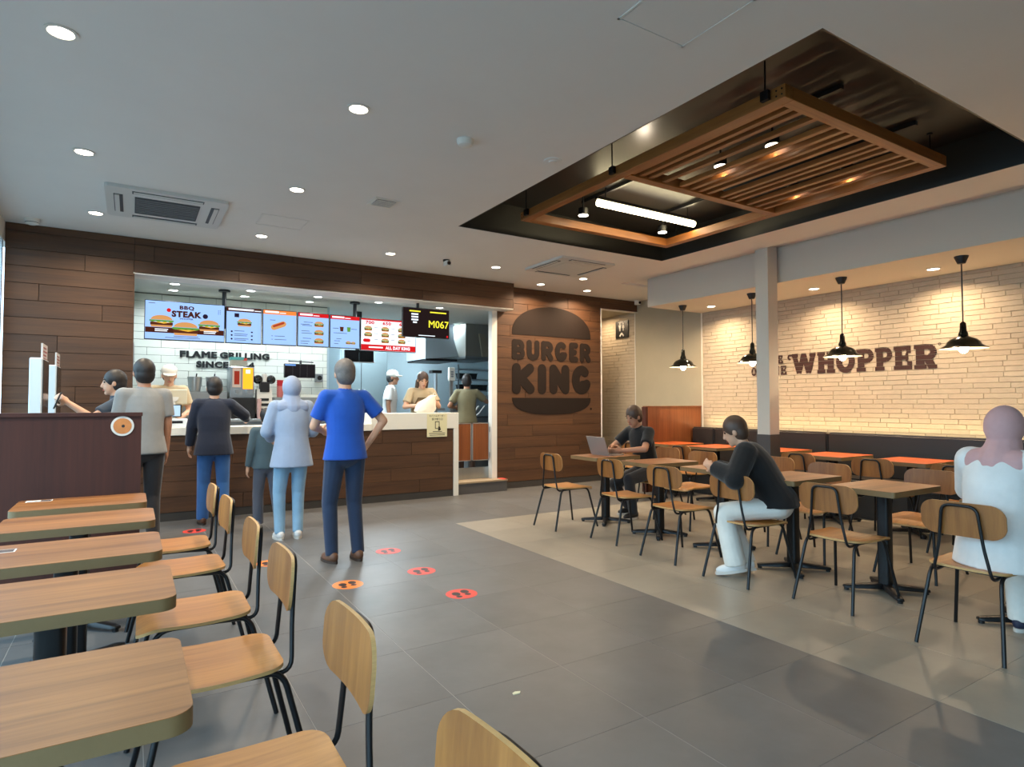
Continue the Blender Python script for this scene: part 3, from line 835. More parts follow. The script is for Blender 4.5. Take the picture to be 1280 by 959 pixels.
# ================================================================== TABLES
ZT = 0.7525
def make_table(w, d, r, top_m, name='cafe_table'):
    t = empty(name)
    o = MB().prism(rrect(-w / 2, -d / 2, w / 2, d / 2, r, 6), ZT - 0.0385, ZT - 0.0012).build('edge_band', M_OAKEDGE, t, 35)
    MB().prism(rrect(-w / 2 + 0.0006, -d / 2 + 0.0006, w / 2 - 0.0006, d / 2 - 0.0006, r, 6), ZT - 0.0012, ZT).build('table_top', top_m, t, 35)
    MB().prism(rrect(-0.04, -0.04, 0.04, 0.04, 0.018, 4), 0.055, ZT - 0.05).build('column', M_BLACK, t, 40)
    MB().box(-0.17, -0.15, ZT - 0.052, 0.17, 0.15, ZT - 0.0385).build('top_plate', M_BLACK, t, bevel=0.003)
    for k in range(4):
        a = R(45 + 90 * k); c, s = math.cos(a), math.sin(a)
        M = Matrix.Rotation(a, 4, 'Z')
        mb = MB()
        rg = []
        for x, hw, z1, z0 in ((0.03, 0.034, 0.062, 0.024), (0.12, 0.030, 0.052, 0.02), (0.24, 0.027, 0.04, 0.016), (0.275, 0.022, 0.034, 0.016)):
            rg.append([M @ Vector(p) for p in ((x, -hw, z0), (x, hw, z0), (x, hw * 0.8, z1), (x, -hw * 0.8, z1))])
        mb.rings(rg).build('foot', M_BLACK, t, 50, bevel=0.003)
        f = t.children[-1] if False else None
        MB().cyl(M @ Vector((0.255, 0, 0)), 0.017, 0.017, 12).build('glide', M_BLACKP, t)
    return t
src = make_table(0.655, 0.455, 0.045, M_OAKTOP)
for n, (x, y, lab) in enumerate(((-0.215, 1.552, 'nearest oak table of the window row'), (-0.2, 2.358, 'second oak table of the window row'), (-0.212, 3.05, 'third oak table of the window row, with a sticker'), (-0.215, 3.81, 'fourth oak table of the window row'), (-0.24, 4.50, 'last oak table of the window row, before the dark partition'))):
    c = src if n == 0 else copy_tree(src, (x, y, 0))
    c.location = (x, y, 0); tag(c, lab, 'table', 'tables of the window row')
# printed stickers on two of these tables
def table_sticker(x, y, rz, label):
    t = thing('table_sticker', label, 'sticker', (x, y, ZT), rz)
    MB().prism(rrect(-0.06, -0.032, 0.07, 0.032, 0.003), 0.0002, 0.0009).build('paper', mat('sticker_white', rgb(232, 232, 228), 0.5), t)
    MB().box(0.012, -0.026, 0.0009, 0.064, 0.026, 0.0012).build('dark_print', mat('sticker_dark', rgb(70, 52, 50), 0.5), t)
    mb = MB()
    for k in range(4): mb.box(-0.05, -0.017 + k * 0.009, 0.0009, 0.005 - 0.008 * (k % 2), -0.014 + k * 0.009, 0.0012)
    mb.build('print_lines', mat('sticker_grey', rgb(150, 150, 150), 0.5), t)
table_sticker(-0.455, 3.15, 0, 'white printed sticker on the third window-row table')
table_sticker(-0.47, 4.66, 0, 'white printed sticker on the last window-row table')
src = make_table(0.65, 0.46, 0.018, M_OAKTOP)
for n, (x, y, rz, lab) in enumerate(((4.57, 5.33, 0, 'oak table that carries the laptop'), (4.58, 4.51, -3, 'oak table second from the plank wall'), (4.66, 3.78, 0, 'oak table the person in black leans toward'), (4.55, 3.01, 0, 'oak table right of the person in white trousers'), (4.57, 2.31, 0, 'oak table right of the empty aisle chair, fully in view'), (4.60, 1.50, 0, 'oak table before the person in the white jacket'))):
    c = src if n == 0 else copy_tree(src, (x, y, 0))
    c.location = (x, y, 0); c.rotation_euler = (0, 0, R(rz)); tag(c, lab, 'table', 'oak tables on the beige floor')
src = make_table(0.66, 0.56, 0.018, M_ORANGE, 'orange_table')
for n, (y, lab) in enumerate(((3.17, 'orange topped table second from the right'), (4.0, 'orange topped table before the pillar'), (4.82, 'orange topped table half behind the pillar'), (5.65, 'orange topped table second from the wooden booth panel'), (6.42, 'orange topped table next to the wooden booth panel'), (2.36, 'orange topped table farthest right'))):
    xx = 6.97 if 4.7 < y < 4.9 else 6.83
    c = src if n == 0 else copy_tree(src, (xx, y, 0))
    c.location = (xx, y, 0); tag(c, lab, 'table', 'orange tables along the banquette')

# ================================================================== BANQUETTE AND BOOTH PANEL
bq = thing('banquette', 'long black leather banquette under the brick wall', 'banquette', (0, 0, 0))
for a, b in ((1.0, 2.7), (2.7, 4.51), (4.51, 6.3), (6.3, 6.74)):
    MB().box(7.57, a + 0.004, 0.45, 7.70, b - 0.004, 0.967).build('back_cushion', M_LEATHER, bq, 40, bevel=0.02, bevseg=3)
    MB().box(7.2, a + 0.004, 0.34, 7.58, b - 0.004, 0.455).build('seat_cushion', M_LEATHER, bq, 40, bevel=0.025, bevseg=3)
MB().box(7.24, 1.0, 0.0, 7.66, 6.74, 0.34).build('base', M_PLINTH, bq)
MB().box(7.66, 1.0, 0.0, XR, 6.74, 0.925).build('ledge', M_PLINTH, bq)
s = tag(MB().box(7.735, 1.05, 0.926, 7.765, 6.7, 0.938).build('cove_light_strip', M_STRIP), 'warm light strip behind the banquette back, grazing the bricks', 'light strip')
for y in (1.9, 3.8, 5.7): lamp('cove_light', 'AREA', (7.755, y, 0.945), W_COVE / 3, DEEPWARM, rot=(0, PI - 0.35, 0), size=0.03, size_y=1.88)
t = thing('booth_panel', 'red brown wooden booth panel at the far end of the banquette', 'panel', (0, 0, 0))
MB().box(6.64, 6.78, 0.0, 7.84, 6.84, 1.285).build('board', M_REDWOOD, t)
MB().box(6.62, 6.765, 1.285, 7.845, 6.85, 1.30).build('cap', M_REDWOOD, t)
MB().box(6.60, 6.765, 0.0, 6.645, 6.85, 1.285).build('end_post', M_PARTITION, t)

# ================================================================== PARTITION, KIOSKS
t = thing('low_partition', 'dark red brown low partition behind the window-row tables', 'partition', (0, 0, 0))
MB().box(-1.12, 5.0, 0.0, 0.06, 5.08, 1.255).build('panel', M_PARTITION, t)
MB().box(-1.12, 4.985, 1.255, 0.066, 5.095, 1.28).build('cap', M_PARTITION, t)
MB().box(-1.12, 4.992, 0.0, 0.06, 5.0, 0.08).build('kick_board', M_PLINTH, t)
t = thing('round_sign', 'small round orange sign with a white rim on the dark partition', 'sign', (-0.052, 5.0, 1.187))
MB().cyl((0, -0.001, 0), 0.068, -0.006, 32, axis='y').build('rim', M_WHITE, t, 40)
MB().cyl((0, -0.007, 0), 0.054, -0.002, 32, axis='y').build('face', mat('sign_orange', rgb(206, 132, 70), 0.5, noise=0.15, nscale=18), t, 40)
MB().cyl((0.004, -0.009, 0), 0.010, -0.002, 16, axis='y').build('centre_dot', M_BLACKP, t)
for y, lab in ((6.2, 'nearer white order kiosk behind the dark partition'), (7.28, 'farther white order kiosk behind the dark partition')):
    t = thing('order_kiosk', lab, 'kiosk', (-0.66, y, 0), group='order kiosks')
    MB().box(-0.045, 0, 0.0, 0.04, 0.42, 1.715).build('body', mat('kiosk_white', rgb(214, 224, 230), 0.35), t, 30, bevel=0.008)
    MB().box(0.041, 0.02, 0.75, 0.046, 0.40, 1.70).build('screen', mat('kiosk_screen', rgb(46, 42, 40), 0.2), t)
    MB().box(-0.16, 0.0, 0.0, 0.1, 0.42, 0.02).build('base_plate', M_ALU, t)
    sg = MB().box(0.02, 0.08, 1.69, 0.032, 0.40, 1.84).build('topper_sign', mat('topper', rgb(206, 200, 196), 0.5), t)
    mb = MB()
    for k in range(4): mb.box(0.032, 0.12, 1.71 + k * 0.03, 0.034, 0.36 - 0.05 * (k % 2), 1.722 + k * 0.03)
    mb.build('topper_print', mat('topper_print_red', rgb(150, 70, 60), 0.5), sg)
    MB().box(0.04, 0.15, 0.95, 0.10, 0.27, 1.10).build('card_reader', M_BLACKP, t, bevel=0.006)

# ================================================================== FLOOR STICKERS
M_SRED = mat('sticker_red', rgb(226, 74, 62), 0.5); M_SORANGE = mat('sticker_orange', rgb(238, 132, 56), 0.5); M_SFOOT = mat('sticker_foot', rgb(44, 28, 28), 0.5)
for x, y, m, lab in ((2.0, 5.335, M_SRED, 'red round footprint sticker farthest back in the aisle line of three'), (1.99, 4.563, M_SRED, 'red round footprint sticker in the middle of the aisle line of three'), (1.993, 3.871, M_SRED, 'red round footprint sticker nearest in the aisle line of three'),
                     (1.38, 4.513, M_SORANGE, 'orange round footprint sticker in open floor before the person in blue'), (1.011, 5.467, M_SORANGE, 'orange round footprint sticker half behind a chair backrest'), (0.581, 7.257, M_SRED, 'red round footprint sticker before the counter')):
    t = thing('floor_sticker', lab, 'floor sticker', (x, y, 0), R(-6), 'footprint queue stickers')
    MB().cyl((0, 0, 0.0003), 0.112, 0.0009, 36).build('disc', m, t)
    for s in (-1, 1):
        c = (s * 0.037, -0.012 if s < 0 else 0.016)
        mb = MB()
        mb.prism([(c[0] + 0.030 * math.cos(a), c[1] + 0.022 + 0.040 * math.sin(a)) for a in (2 * PI * k / 16 for k in range(16))], 0.0012, 0.0016)
        mb.prism([(c[0] + 0.022 * math.cos(a), c[1] - 0.042 + 0.022 * math.sin(a)) for a in (2 * PI * k / 16 for k in range(16))], 0.0012, 0.0016)
        mb.build('footprint', M_SFOOT, t)
mb = MB().prism([(-0.02, -0.008), (0.012, -0.012), (0.024, 0.004), (0.0, 0.013), (-0.018, 0.006)], 0.0, 0.004)
tag(mb.build('paper_scrap', mat('scrap', rgb(232, 226, 190), 0.7), loc=(1.531, 2.42, 0.0)), 'tiny pale scrap lying on the grey floor', 'litter')
# ================================================================== SIGNS AND LETTERING
# burger emblem on the plank wall
F = frame_y(0, YB - 0.0005, 0)
t = thing('burger_emblem', 'large dark brown burger emblem with rounded lettering on the plank wall', 'sign', (0, 0, 0))
MB().prism([(5.937 + 0.806 * math.cos(R(a)) * (1.0 if abs(math.cos(R(a))) < 0.999 else 1), 2.45 + 0.49 * max(0.0, math.sin(R(a))) ** 0.85) for a in range(0, 181, 6)], 0, 0.006, F).build('bun_top', M_DARKLOGO, t)
MB().prism([(5.937 - 0.80 * (abs(math.cos(R(a))) ** 0.8) * (1 if math.cos(R(a)) > 0 else -1), 1.432 - 0.275 * math.sin(R(a)) ** 0.8) for a in range(0, 181, 6)], 0, 0.006, F).build('bun_bottom', M_DARKLOGO, t)
def g_round(ch, x0, x1, z0, z1, w):
    h2 = w / 2; a, b = x0 + h2, x1 - h2; lo, hi = z0 + h2, z1 - h2; mid = (lo + hi) / 2
    S = []
    def st(*p): S.append((list(p), w, True))
    def poly(p, ww=None): S.append((p, ww or w, True))
    if ch == 'B':
        st((a, lo), (a, hi)); rr = (hi - mid) / 2
        poly([(a, hi)] + arc(b - rr * 1.0, hi - rr, rr * 0.9, rr, 90, -90, 8) + [(a, mid)], w * 0.9)
        poly([(a, mid)] + arc(b - rr * 0.9, lo + rr, rr * 0.95, rr, 90, -90, 8) + [(a, lo)], w * 0.9)
    elif ch == 'U':
        rx = (b - a) / 2; poly([(a, hi)] + arc(a + rx, lo + rx, rx, rx, 180, 360, 10) + [(b, hi)])
    elif ch == 'R':
        st((a, lo), (a, hi)); rr = (hi - mid) / 2 * 1.05
        poly([(a, hi)] + arc(b - rr, hi - rr, rr, rr, 90, -90, 8) + [(a, hi - 2 * rr)], w * 0.9); st(((a + b) / 2, hi - 2 * rr), (b, lo))
    elif ch == 'G':
        cx, rx, ry = (a + b) / 2, (b - a) / 2, (hi - lo) / 2
        poly(arc(cx, mid, rx, ry, 52, 335, 16)); poly([(b, lo + ry * 0.5), (b, mid - w * 0.40), (cx + rx * 0.15, mid - w * 0.40)], w * 0.72)
    elif ch == 'E':
        poly([(b, hi), (a, hi), (a, lo), (b, lo)]); st((a, mid), (b - h2 * 0.6, mid))
    elif ch == 'K':
        st((a, lo), (a, hi)); st((b - 0.01, hi), (a + h2 * 0.6, mid)); st((a + h2 * 0.9, mid + 0.02), (b, lo))
    elif ch == 'I':
        st(((a + b) / 2, lo), ((a + b) / 2, hi))
    elif ch == 'N':
        st((a, lo), (a, hi)); st((a, hi), (b, lo)); st((b, lo), (b, hi))
    return S
def letters(word, spans, z0, z1, w, parent, F, m, depth):
    for ch, (a, b) in zip(word, spans):
        mb = MB(); strokes(mb, F, g_round(ch, a, b, z0, z1, w), depth)
        mb.build('letter', m, parent)
def spread(x0, x1, widths, gap):
    k = (x1 - x0 - gap * (len(widths) - 1)) / sum(widths); out = []; x = x0
    for q in widths: out.append((x, x + q * k)); x += q * k + gap
    return out
letters('BURGER', spread(5.132, 6.742, [1.0, 1.0, 0.98, 1.05, 0.78, 0.95], 0.035), 2.04, 2.375, 0.098, t, F, M_DARKLOGO, 0.006)
letters('KING', spread(5.136, 6.745, [1.05, 0.45, 1.0, 1.0], 0.055), 1.492, 1.99, 0.165, t, F, M_DARKLOGO, 0.006)
MB().cyl((6.745, YB - 0.0005, 1.245), 0.02, -0.004, 14, axis='y').build('registered_mark', M_DARKLOGO, t)

# slogan painted over the bricks: cut at every joint so that it follows the courses
JOINTS = [0.93 + k * BR_ROW for k in range(1, 34)]
def g_slab(ch, x0, x1, z0, z1):
    W, Hh = x1 - x0, z1 - z0; S = []
    def bar(u0, v0, u1, v1):   # axis-aligned bar in unit box
        S.append(([(x0 + u0 * W, z0 + (v0 + v1) / 2 * Hh), (x0 + u1 * W, z0 + (v0 + v1) / 2 * Hh)], abs(v1 - v0) * Hh, False))
    def seg(p, w): S.append(([(x0 + u * W, z0 + v * Hh) for u, v in p], w * W, False))
    if ch == 'H':
        for u in (0.06, 0.6): bar(u, 0.05, u + 0.34, 0.95); bar(u - 0.06, 0, u + 0.4, 0.17); bar(u - 0.06, 0.83, u + 0.4, 1)
        bar(0.3, 0.42, 0.7, 0.62)
    elif ch in 'PR':
        bar(0.08, 0.05, 0.46, 0.95); bar(0.0, 0.0, 0.54, 0.16); bar(0.0, 0.82, 0.4, 1.0)
        S.append(([(x0 + 0.4 * W, z1 - 0.1 * Hh)] + [(x0 + u * W, z0 + v * Hh) for u, v in arc(0.58, 0.675, 0.27, 0.225, 90, -90, 10)] + [(x0 + 0.4 * W, z0 + 0.45 * Hh)], 0.2 * Hh, False))
        S.append(([(x0 + u * W, z0 + v * Hh) for u, v in arc(0.62, 0.675, 0.24, 0.2, 80, -80, 10)], 0.28 * W, False))
        if ch == 'R': seg([(0.55, 0.5), (0.8, 0.05)], 0.34); bar(0.62, 0.0, 1.0, 0.15)
    elif ch == 'E':
        bar(0.08, 0.02, 0.46, 0.98); bar(0, 0, 0.98, 0.18); bar(0, 0.82, 0.94, 1.0); bar(0.4, 0.42, 0.78, 0.6); bar(0.74, 0.0, 1.0, 0.34); bar(0.7, 0.68, 0.95, 1.0); bar(0.66, 0.34, 0.8, 0.68)
    elif ch == 'O':
        S.append(([(x0 + u * W, z0 + v * Hh) for u, v in arc(0.5, 0.5, 0.33, 0.40, 0, 360, 24)], 0.30 * W, True))
    elif ch == 'W':
        for u, v in ((0.1, 0.3), (0.3, 0.5), (0.5, 0.7), (0.7, 0.9)):
            a, b = ((u, 0.95), (v, 0.05)) if u in (0.1, 0.5) else ((u, 0.05), (v, 0.95))
            seg([a, b], 0.2)
        bar(0.0, 0.84, 0.26, 1.0); bar(0.4, 0.84, 0.6, 1.0); bar(0.74, 0.84, 1.0, 1.0)
    elif ch == 'M':
        bar(0.05, 0, 0.3, 1); bar(0.7, 0, 0.95, 1); seg([(0.2, 0.95), (0.5, 0.3)], 0.24); seg([(0.8, 0.95), (0.5, 0.3)], 0.24)
    elif ch == 'F':
        bar(0.08, 0.0, 0.46, 0.98); bar(0, 0, 0.56, 0.18); bar(0, 0.8, 0.98, 1.0); bar(0.4, 0.4, 0.8, 0.58)
    elif ch == 'T':
        bar(0.32, 0.0, 0.68, 0.98); bar(0.2, 0, 0.8, 0.18); bar(0, 0.8, 1, 1)
    return S
t = thing('wall_slogan', 'dark brown slogan painted on the cream brick wall', 'sign', (0, 0, 0))
F = frame_x(XR + 0.0015, 0, 0)     # u = -y
def brick_letter(ch, ya, yb, z0, z1, name='letter'):
    mb = MB(); strokes(mb, F, g_slab(ch, -ya, -yb, z0, z1), 0.002)
    for zj in JOINTS:
        if z0 < zj < z1:
            for zz in (zj - 0.0042, zj + 0.0006):
                bm = mb.bm
                bmesh.ops.bisect_plane(bm, geom=bm.verts[:] + bm.edges[:] + bm.faces[:], plane_co=(0, 0, zz), plane_no=(0, 0, 1))
            kill = [f for f in bm.faces if zj - 0.0043 < f.calc_center_median().z < zj + 0.0007]
            bmesh.ops.delete(bm, geom=kill, context='FACES')
    return mb.build(name, M_BRICKPRINT, t)
for ch, a, b in zip('WHOPPER', (5.17, 4.80, 4.543, 4.275, 4.044, 3.824, 3.597), (4.82, 4.557, 4.29, 4.06, 3.84, 3.62, 3.354)): brick_letter(ch, a, b, 1.742, 2.03)
mb = MB(); strokes(mb, F, [(arc(-5.20, 1.985, 0.026, 0.028, 270, 60, 12) + [(-5.16, 2.015), (-5.10, 2.015)], 0.026, True)], 0.002); mb.build('swash', M_BRICKPRINT, t)
for ch, a, b in zip('HOME', (5.80, 5.67, 5.55, 5.40), (5.69, 5.565, 5.42, 5.311)): brick_letter(ch, a, b, 1.902, 2.027)
for ch, a, b in zip('OFTHE', (5.834, 5.735, 5.60, 5.475, 5.35), (5.745, 5.66, 5.50, 5.37, 5.257)): brick_letter(ch, a, b, 1.745, 1.873)
mb = MB(); strokes(mb, F, [(arc(-3.325, 2.02, 0.013, 0.013, 0, 360, 14), 0.005, True)], 0.002); mb.build('registered_mark', M_BRICKPRINT, t)

# washroom sign on the corridor brick
t = thing('washroom_sign', 'black washroom sign with two white figures and an arrow', 'sign', (0, 0, 0))
F = frame_x(XR - 0.002, 8.825, 2.575)
MB().prism([(0, 0), (0.345, 0), (0.345, 0.325), (0, 0.325)], 0.0, 0.012, F).build('plate', M_BLACKP, t)
mb = MB()
for c, sk in ((0.12, 0), (0.215, 1)):
    mb.prism([(c + 0.017 * math.cos(a), 0.272 + 0.017 * math.sin(a)) for a in (2 * PI * k / 14 for k in range(14))], 0.012, 0.014, F)
    if sk: mb.prism([(c - 0.02, 0.25), (c + 0.02, 0.25), (c + 0.035, 0.19), (c - 0.035, 0.19)], 0.012, 0.014, F)
    else: mb.prism([(c - 0.034, 0.25), (c + 0.034, 0.25), (c + 0.022, 0.19), (c - 0.022, 0.19)], 0.012, 0.014, F)
    mb.prism([(c - 0.018, 0.19), (c - 0.003, 0.19), (c - 0.004, 0.135), (c - 0.016, 0.135)], 0.012, 0.014, F); mb.prism([(c + 0.003, 0.19), (c + 0.018, 0.19), (c + 0.016, 0.135), (c + 0.004, 0.135)], 0.012, 0.014, F)
mb.build('figures', M_WHITE, t)
mb = MB(); strokes(mb, F, [([(0.115, 0.035), (0.17, 0.095), (0.225, 0.035)], 0.032, False)], 0.014, 0.012); mb.build('arrow', M_WHITE, t)
mb = MB(); strokes(mb, F, [([(0.08, 0.30), (0.265, 0.30)], 0.010, False)], 0.014, 0.012); mb.build('caption', M_WHITE, t)

# lettering on the tiled wall
t = thing('tile_wall_lettering', 'black raised two-line lettering on the white tiled wall', 'sign', (0, 0, 0))
F = frame_y(0, 9.268, 0)
for body, a, b, z0, z1 in (('FLAME', 0.534, 0.986, 1.966, 2.056), ('GRILLING', 1.02, 1.665, 1.966, 2.056), ('SINCE', 0.731, 1.13, 1.832, 1.922), ('1954', 1.165, 1.465, 1.832, 1.922)):
    text('word', body, F, a, z0, b - a, z1 - z0, M_LETTER, t, 0.015, 0.052)

# ================================================================== SERVICE COUNTER
c = thing('service_counter', 'long plank-fronted service counter with a white top', 'counter', (0, 0, 0))
YC = 8.007
MB().box(0.01, YC + 0.018, 0.09, 3.985, YC + 0.34, 0.972).build('carcass', M_PLANKGAP, c)
clad(c, 0.01, 3.985, 0.095, 0.975, YC, length=1.15, zbase=0.095, row=0.176)
MB().box(0.01, YC + 0.004, 0.0, 3.985, YC + 0.3, 0.094).build('plinth', M_PLINTH, c)
MB().box(0.008, YC - 0.03, 0.975, 2.75, YC + 0.40, 1.066).build('worktop', M_COUNTER, c, bevel=0.004)
MB().box(2.75, YC - 0.012, 0.98, 4.065, YC + 0.36, 1.207).build('raised_ledge', M_COUNTER, c, bevel=0.004)
MB().box(3.985, YC - 0.012, 0.0, 4.065, YC + 0.36, 0.98).build('end_panel', M_COUNTER, c, bevel=0.003)
# notice taped to the counter
t = thing('mobile_order_notice', 'pale yellow notice with a phone picture taped to the counter', 'notice', (0, 0, 0))
F = frame_y(3.56, YC - 0.0125, 0.865)
MB().prism([(0, 0), (0.315, 0), (0.315, 0.325), (0, 0.325)], 0, 0.0015, F).build('paper', mat('notice_paper', rgb(226, 218, 176), 0.6), t)
M_INK = mat('ink', rgb(40, 34, 28), 0.6)
text('lettering', 'モバイルオーダー', F, 0.035, 0.285, 0.25, 0.028, M_INK, t, 0.0022, 0.01); text('lettering', '受け取り口', F, 0.075, 0.235, 0.17, 0.034, M_INK, t, 0.0022, 0.01)
mb = MB(); strokes(mb, F, [([(0.13, 0.12), (0.13, 0.215), (0.19, 0.215), (0.19, 0.12), (0.13, 0.12)], 0.01, True), ([(0.19, 0.135), (0.2, 0.105), (0.185, 0.1)], 0.03, True)], 0.0022, 0.0015); mb.build('phone_picture', M_INK, t)
mb = MB(); strokes(mb, F, [([(0.09, 0.075), (0.235, 0.075)], 0.009, False), ([(0.03, 0.05), (0.285, 0.05)], 0.009, False), ([(0.04, 0.025), (0.28, 0.025)], 0.009, False)], 0.0022, 0.0015); mb.build('small_print', M_INK, t)

# step, kick plate and swing gate at the end of the counter
t = thing('entrance_step', 'low grey step with a pale tread at the end of the counter', 'step', (0, 0, 0))
MB().box(4.09, 8.04, 0.0, 4.92, 8.22, 0.155).box(4.09, 8.22, 0.0, 4.755, 8.335, 0.155).build('riser', mat('step_grey', rgb(84, 80, 78), 0.6), t)
MB().box(4.085, 8.025, 0.155, 4.925, 8.222, 0.178).box(4.085, 8.222, 0.155, 4.755, 8.335, 0.178).build('tread', mat('step_tread', rgb(160, 140, 112), 0.5), t)
MB().box(4.84, 8.026, 0.178, 4.925, 8.20, 0.18).build('red_tape', M_SRED, t)
tag(MB().box(4.07, 8.34, 0.18, 4.76, 8.355, 0.355).build('kick_plate', M_STEEL), 'shiny steel kick plate above the step', 'kick plate')
for x0, x1, lab in ((4.10, 4.43, 'left brown leaf of the low swing gate'), (4.45, 4.745, 'right brown leaf of the low swing gate')):
    t = thing('swing_gate_leaf', lab, 'gate', (0, 0, 0), group='swing gate leaves')
    MB().box(x0 + 0.012, 8.295, 0.472, x1 - 0.012, 8.315, 1.028).build('panel', M_REDWOOD, t)
    mb = MB(); mb.box(x0, 8.29, 0.46, x0 + 0.012, 8.32, 1.04).box(x1 - 0.012, 8.29, 0.46, x1, 8.32, 1.04).box(x0, 8.29, 1.028, x1, 8.32, 1.04).box(x0, 8.29, 0.46, x1, 8.32, 0.472); mb.build('edge_frame', M_ALU, t)
    mb = MB(); xx = x0 - 0.012 if x0 < 4.3 else x1; mb.box(xx, 8.285, 0.5, xx + 0.014, 8.325, 0.58).box(xx, 8.285, 0.9, xx + 0.014, 8.325, 0.98); mb.build('hinge', M_STEEL, t)

# ================================================================== MENU SCREENS
E_BLUE = glow('screen_blue', rgb(150, 186, 245), 1.15); E_WHITE = glow('screen_white', (0.85, 0.92, 1.0), 1.2); E_RED = glow('screen_red', rgb(206, 30, 34), 1.0); E_ORANGE = glow('screen_orange', rgb(238, 130, 60), 1.1)
E_BROWN = glow('screen_brown', rgb(70, 34, 24), 1.0); E_INK = glow('screen_ink', rgb(46, 34, 52), 0.8); E_BUN = glow('screen_bun', rgb(208, 150, 92), 1.0); E_PATTY = glow('screen_patty', rgb(86, 44, 28), 1.0); E_GREEN = glow('screen_green', rgb(98, 150, 62), 1.0); E_CHEESE = glow('screen_cheese', rgb(236, 182, 60), 1.0); E_YELLOW = glow('screen_yellow', rgb(238, 226, 60), 1.2); E_DARK = glow('screen_dark', rgb(34, 24, 24), 1.0)
def half_disc(cx, cy, rx, ry, up=1, n=10):
    P = [(cx + rx * math.cos(PI * k / n), cy + up * ry * math.sin(PI * k / n)) for k in range(n + 1)]
    return P if up > 0 else P[::-1]
def burger(F, cx, cy, w, parent, lay=0.0):
    """flat food picture on a screen"""
    h = w * 0.62; mb = MB(); d0, d1 = 0.0012 + lay, 0.0018 + lay
    mb.mi = 0; mb.prism(half_disc(cx, cy + h * 0.12, w * 0.5, h * 0.40), d0, d1, F); mb.prism([(cx - w * .47, cy - h * .5), (cx + w * .47, cy - h * .5), (cx + w * .5, cy - h * .32), (cx - w * .5, cy - h * .32)], d0, d1, F)
    mb.mi = 1; mb.prism([(cx - w * .52, cy - h * .33), (cx + w * .52, cy - h * .33), (cx + w * .52, cy - h * .08), (cx - w * .52, cy - h * .08)], d0, d1 + 0.0001, F)
    mb.mi = 2; n = 8
    mb.prism([(cx - w * .56, cy + h * .10)] + [(cx - w * .56 + w * 1.12 * k / n, cy - h * (0.02 + 0.07 * (k % 2))) for k in range(n + 1)] + [(cx + w * .56, cy + h * .10)], d0, d1 + 0.0002, F)
    mb.mi = 3; mb.prism([(cx - w * .4, cy - h * .07), (cx + w * .1, cy - h * .2), (cx + w * .45, cy - h * .07)], d0, d1 + 0.0003, F)
    return mb.build('food_picture', [E_BUN, E_PATTY, E_GREEN, E_CHEESE], parent)
def lines(F, parent, rows, m=None, hh=0.006, name='print_lines'):
    mb = MB(); strokes(mb, F, [([(a, v), (b, v)], hh, False) for a, b, v in rows], 0.0018, 0.0012); o = mb.build(name, m or E_INK, parent); o['kind'] = 'stuff'; return o
YM = 8.5
def screen(name, label, x0, x1, z0, z1, face, y=YM, cat='menu screen', group='menu screens'):
    t = thing(name, label, cat, (0, 0, 0), group=group)
    MB().box(x0, y, z0, x1, y + 0.05, z1).build('housing', M_BLACKP, t, bevel=0.003)
    F = frame_y(x0, y - 0.0005, z0); w, h = x1 - x0, z1 - z0
    MB().prism([(0.008, 0.008), (w - 0.008, 0.008), (w - 0.008, h - 0.008), (0.008, h - 0.008)], 0, 0.0012, F).build('display', face, t)
    return t, F, w, h
def header(F, t, w, h, m, words=0.45, k=0.13):
    MB().prism([(0.008, h * (1 - k)), (w - 0.008, h * (1 - k)), (w - 0.008, h - 0.008), (0.008, h - 0.008)], 0.0012, 0.0016, F).build('header_band', m, t)
    mb = MB(); strokes(mb, F, [([(0.03, h * (1 - k * 0.5)), (0.03 + w * words, h * (1 - k * 0.5))], h * 0.05, False), ([(0.04 + w * words, h * (1 - k * 0.62)), (0.04 + w * words + 0.08, h * (1 - k * 0.62))], h * 0.02, False)], 0.002, 0.0016); mb.build('header_words', E_WHITE, t)
t, F, w, h = screen('menu_screen', 'widest menu screen on the left, with three burgers', 0.11, 0.988, 2.118, 2.594, E_BLUE)
MB().prism([(0.01, 0.085), (w - 0.01, 0.085), (w - 0.01, 0.15), (0.01, 0.15)], 0.0012, 0.0015, F).build('brown_band', E_BROWN, t)
burger(F, 0.18, 0.225, 0.23, t); burger(F, 0.70, 0.20, 0.22, t); burger(F, 0.44, 0.145, 0.26, t, 0.0006)
text('headline', 'BBQ', F, 0.37, 0.375, 0.16, 0.055, E_BROWN, t, 0.0022, 0.05); text('headline', 'STEAK', F, 0.285, 0.285, 0.33, 0.08, E_BROWN, t, 0.0022, 0.06); text('headline', 'WHOPPER', F, 0.37, 0.258, 0.15, 0.02, E_INK, t, 0.0022, 0.02)
mb = MB(); mb.prism(arc(0.255, 0.365, 0.024, 0.024, 0, 330, 12), 0.0012, 0.0018, F); mb.build('red_badge', E_RED, t)
mb = MB(); mb.prism(arc(0.655, 0.315, 0.03, 0.03, 0, 330, 12), 0.0012, 0.0018, F); mb.build('ring_badge', E_INK, t)
for a in (0.11, 0.64): lines(F, t, [(a, a + 0.14, 0.128), (a, a + 0.13, 0.108)], E_WHITE, 0.010, 'white_print')
lines(F, t, [(0.31, 0.58, 0.05), (0.04, 0.11, 0.44), (0.22, 0.60, 0.03)], E_BROWN)
lines(F, t, [(0.80, 0.806, 0.40), (0.80, 0.806, 0.385), (0.80, 0.806, 0.37), (0.80, 0.806, 0.355), (0.82, 0.826, 0.40), (0.82, 0.826, 0.38), (0.82, 0.826, 0.36)], E_INK, 0.01, 'upright_print')
t, F, w, h = screen('menu_screen', 'menu screen with a single burger under a brown band', 1.0, 1.428, 2.118, 2.585, E_BLUE)
header(F, t, w, h, E_BROWN, 0.7); burger(F, 0.22, 0.27, 0.16, t)
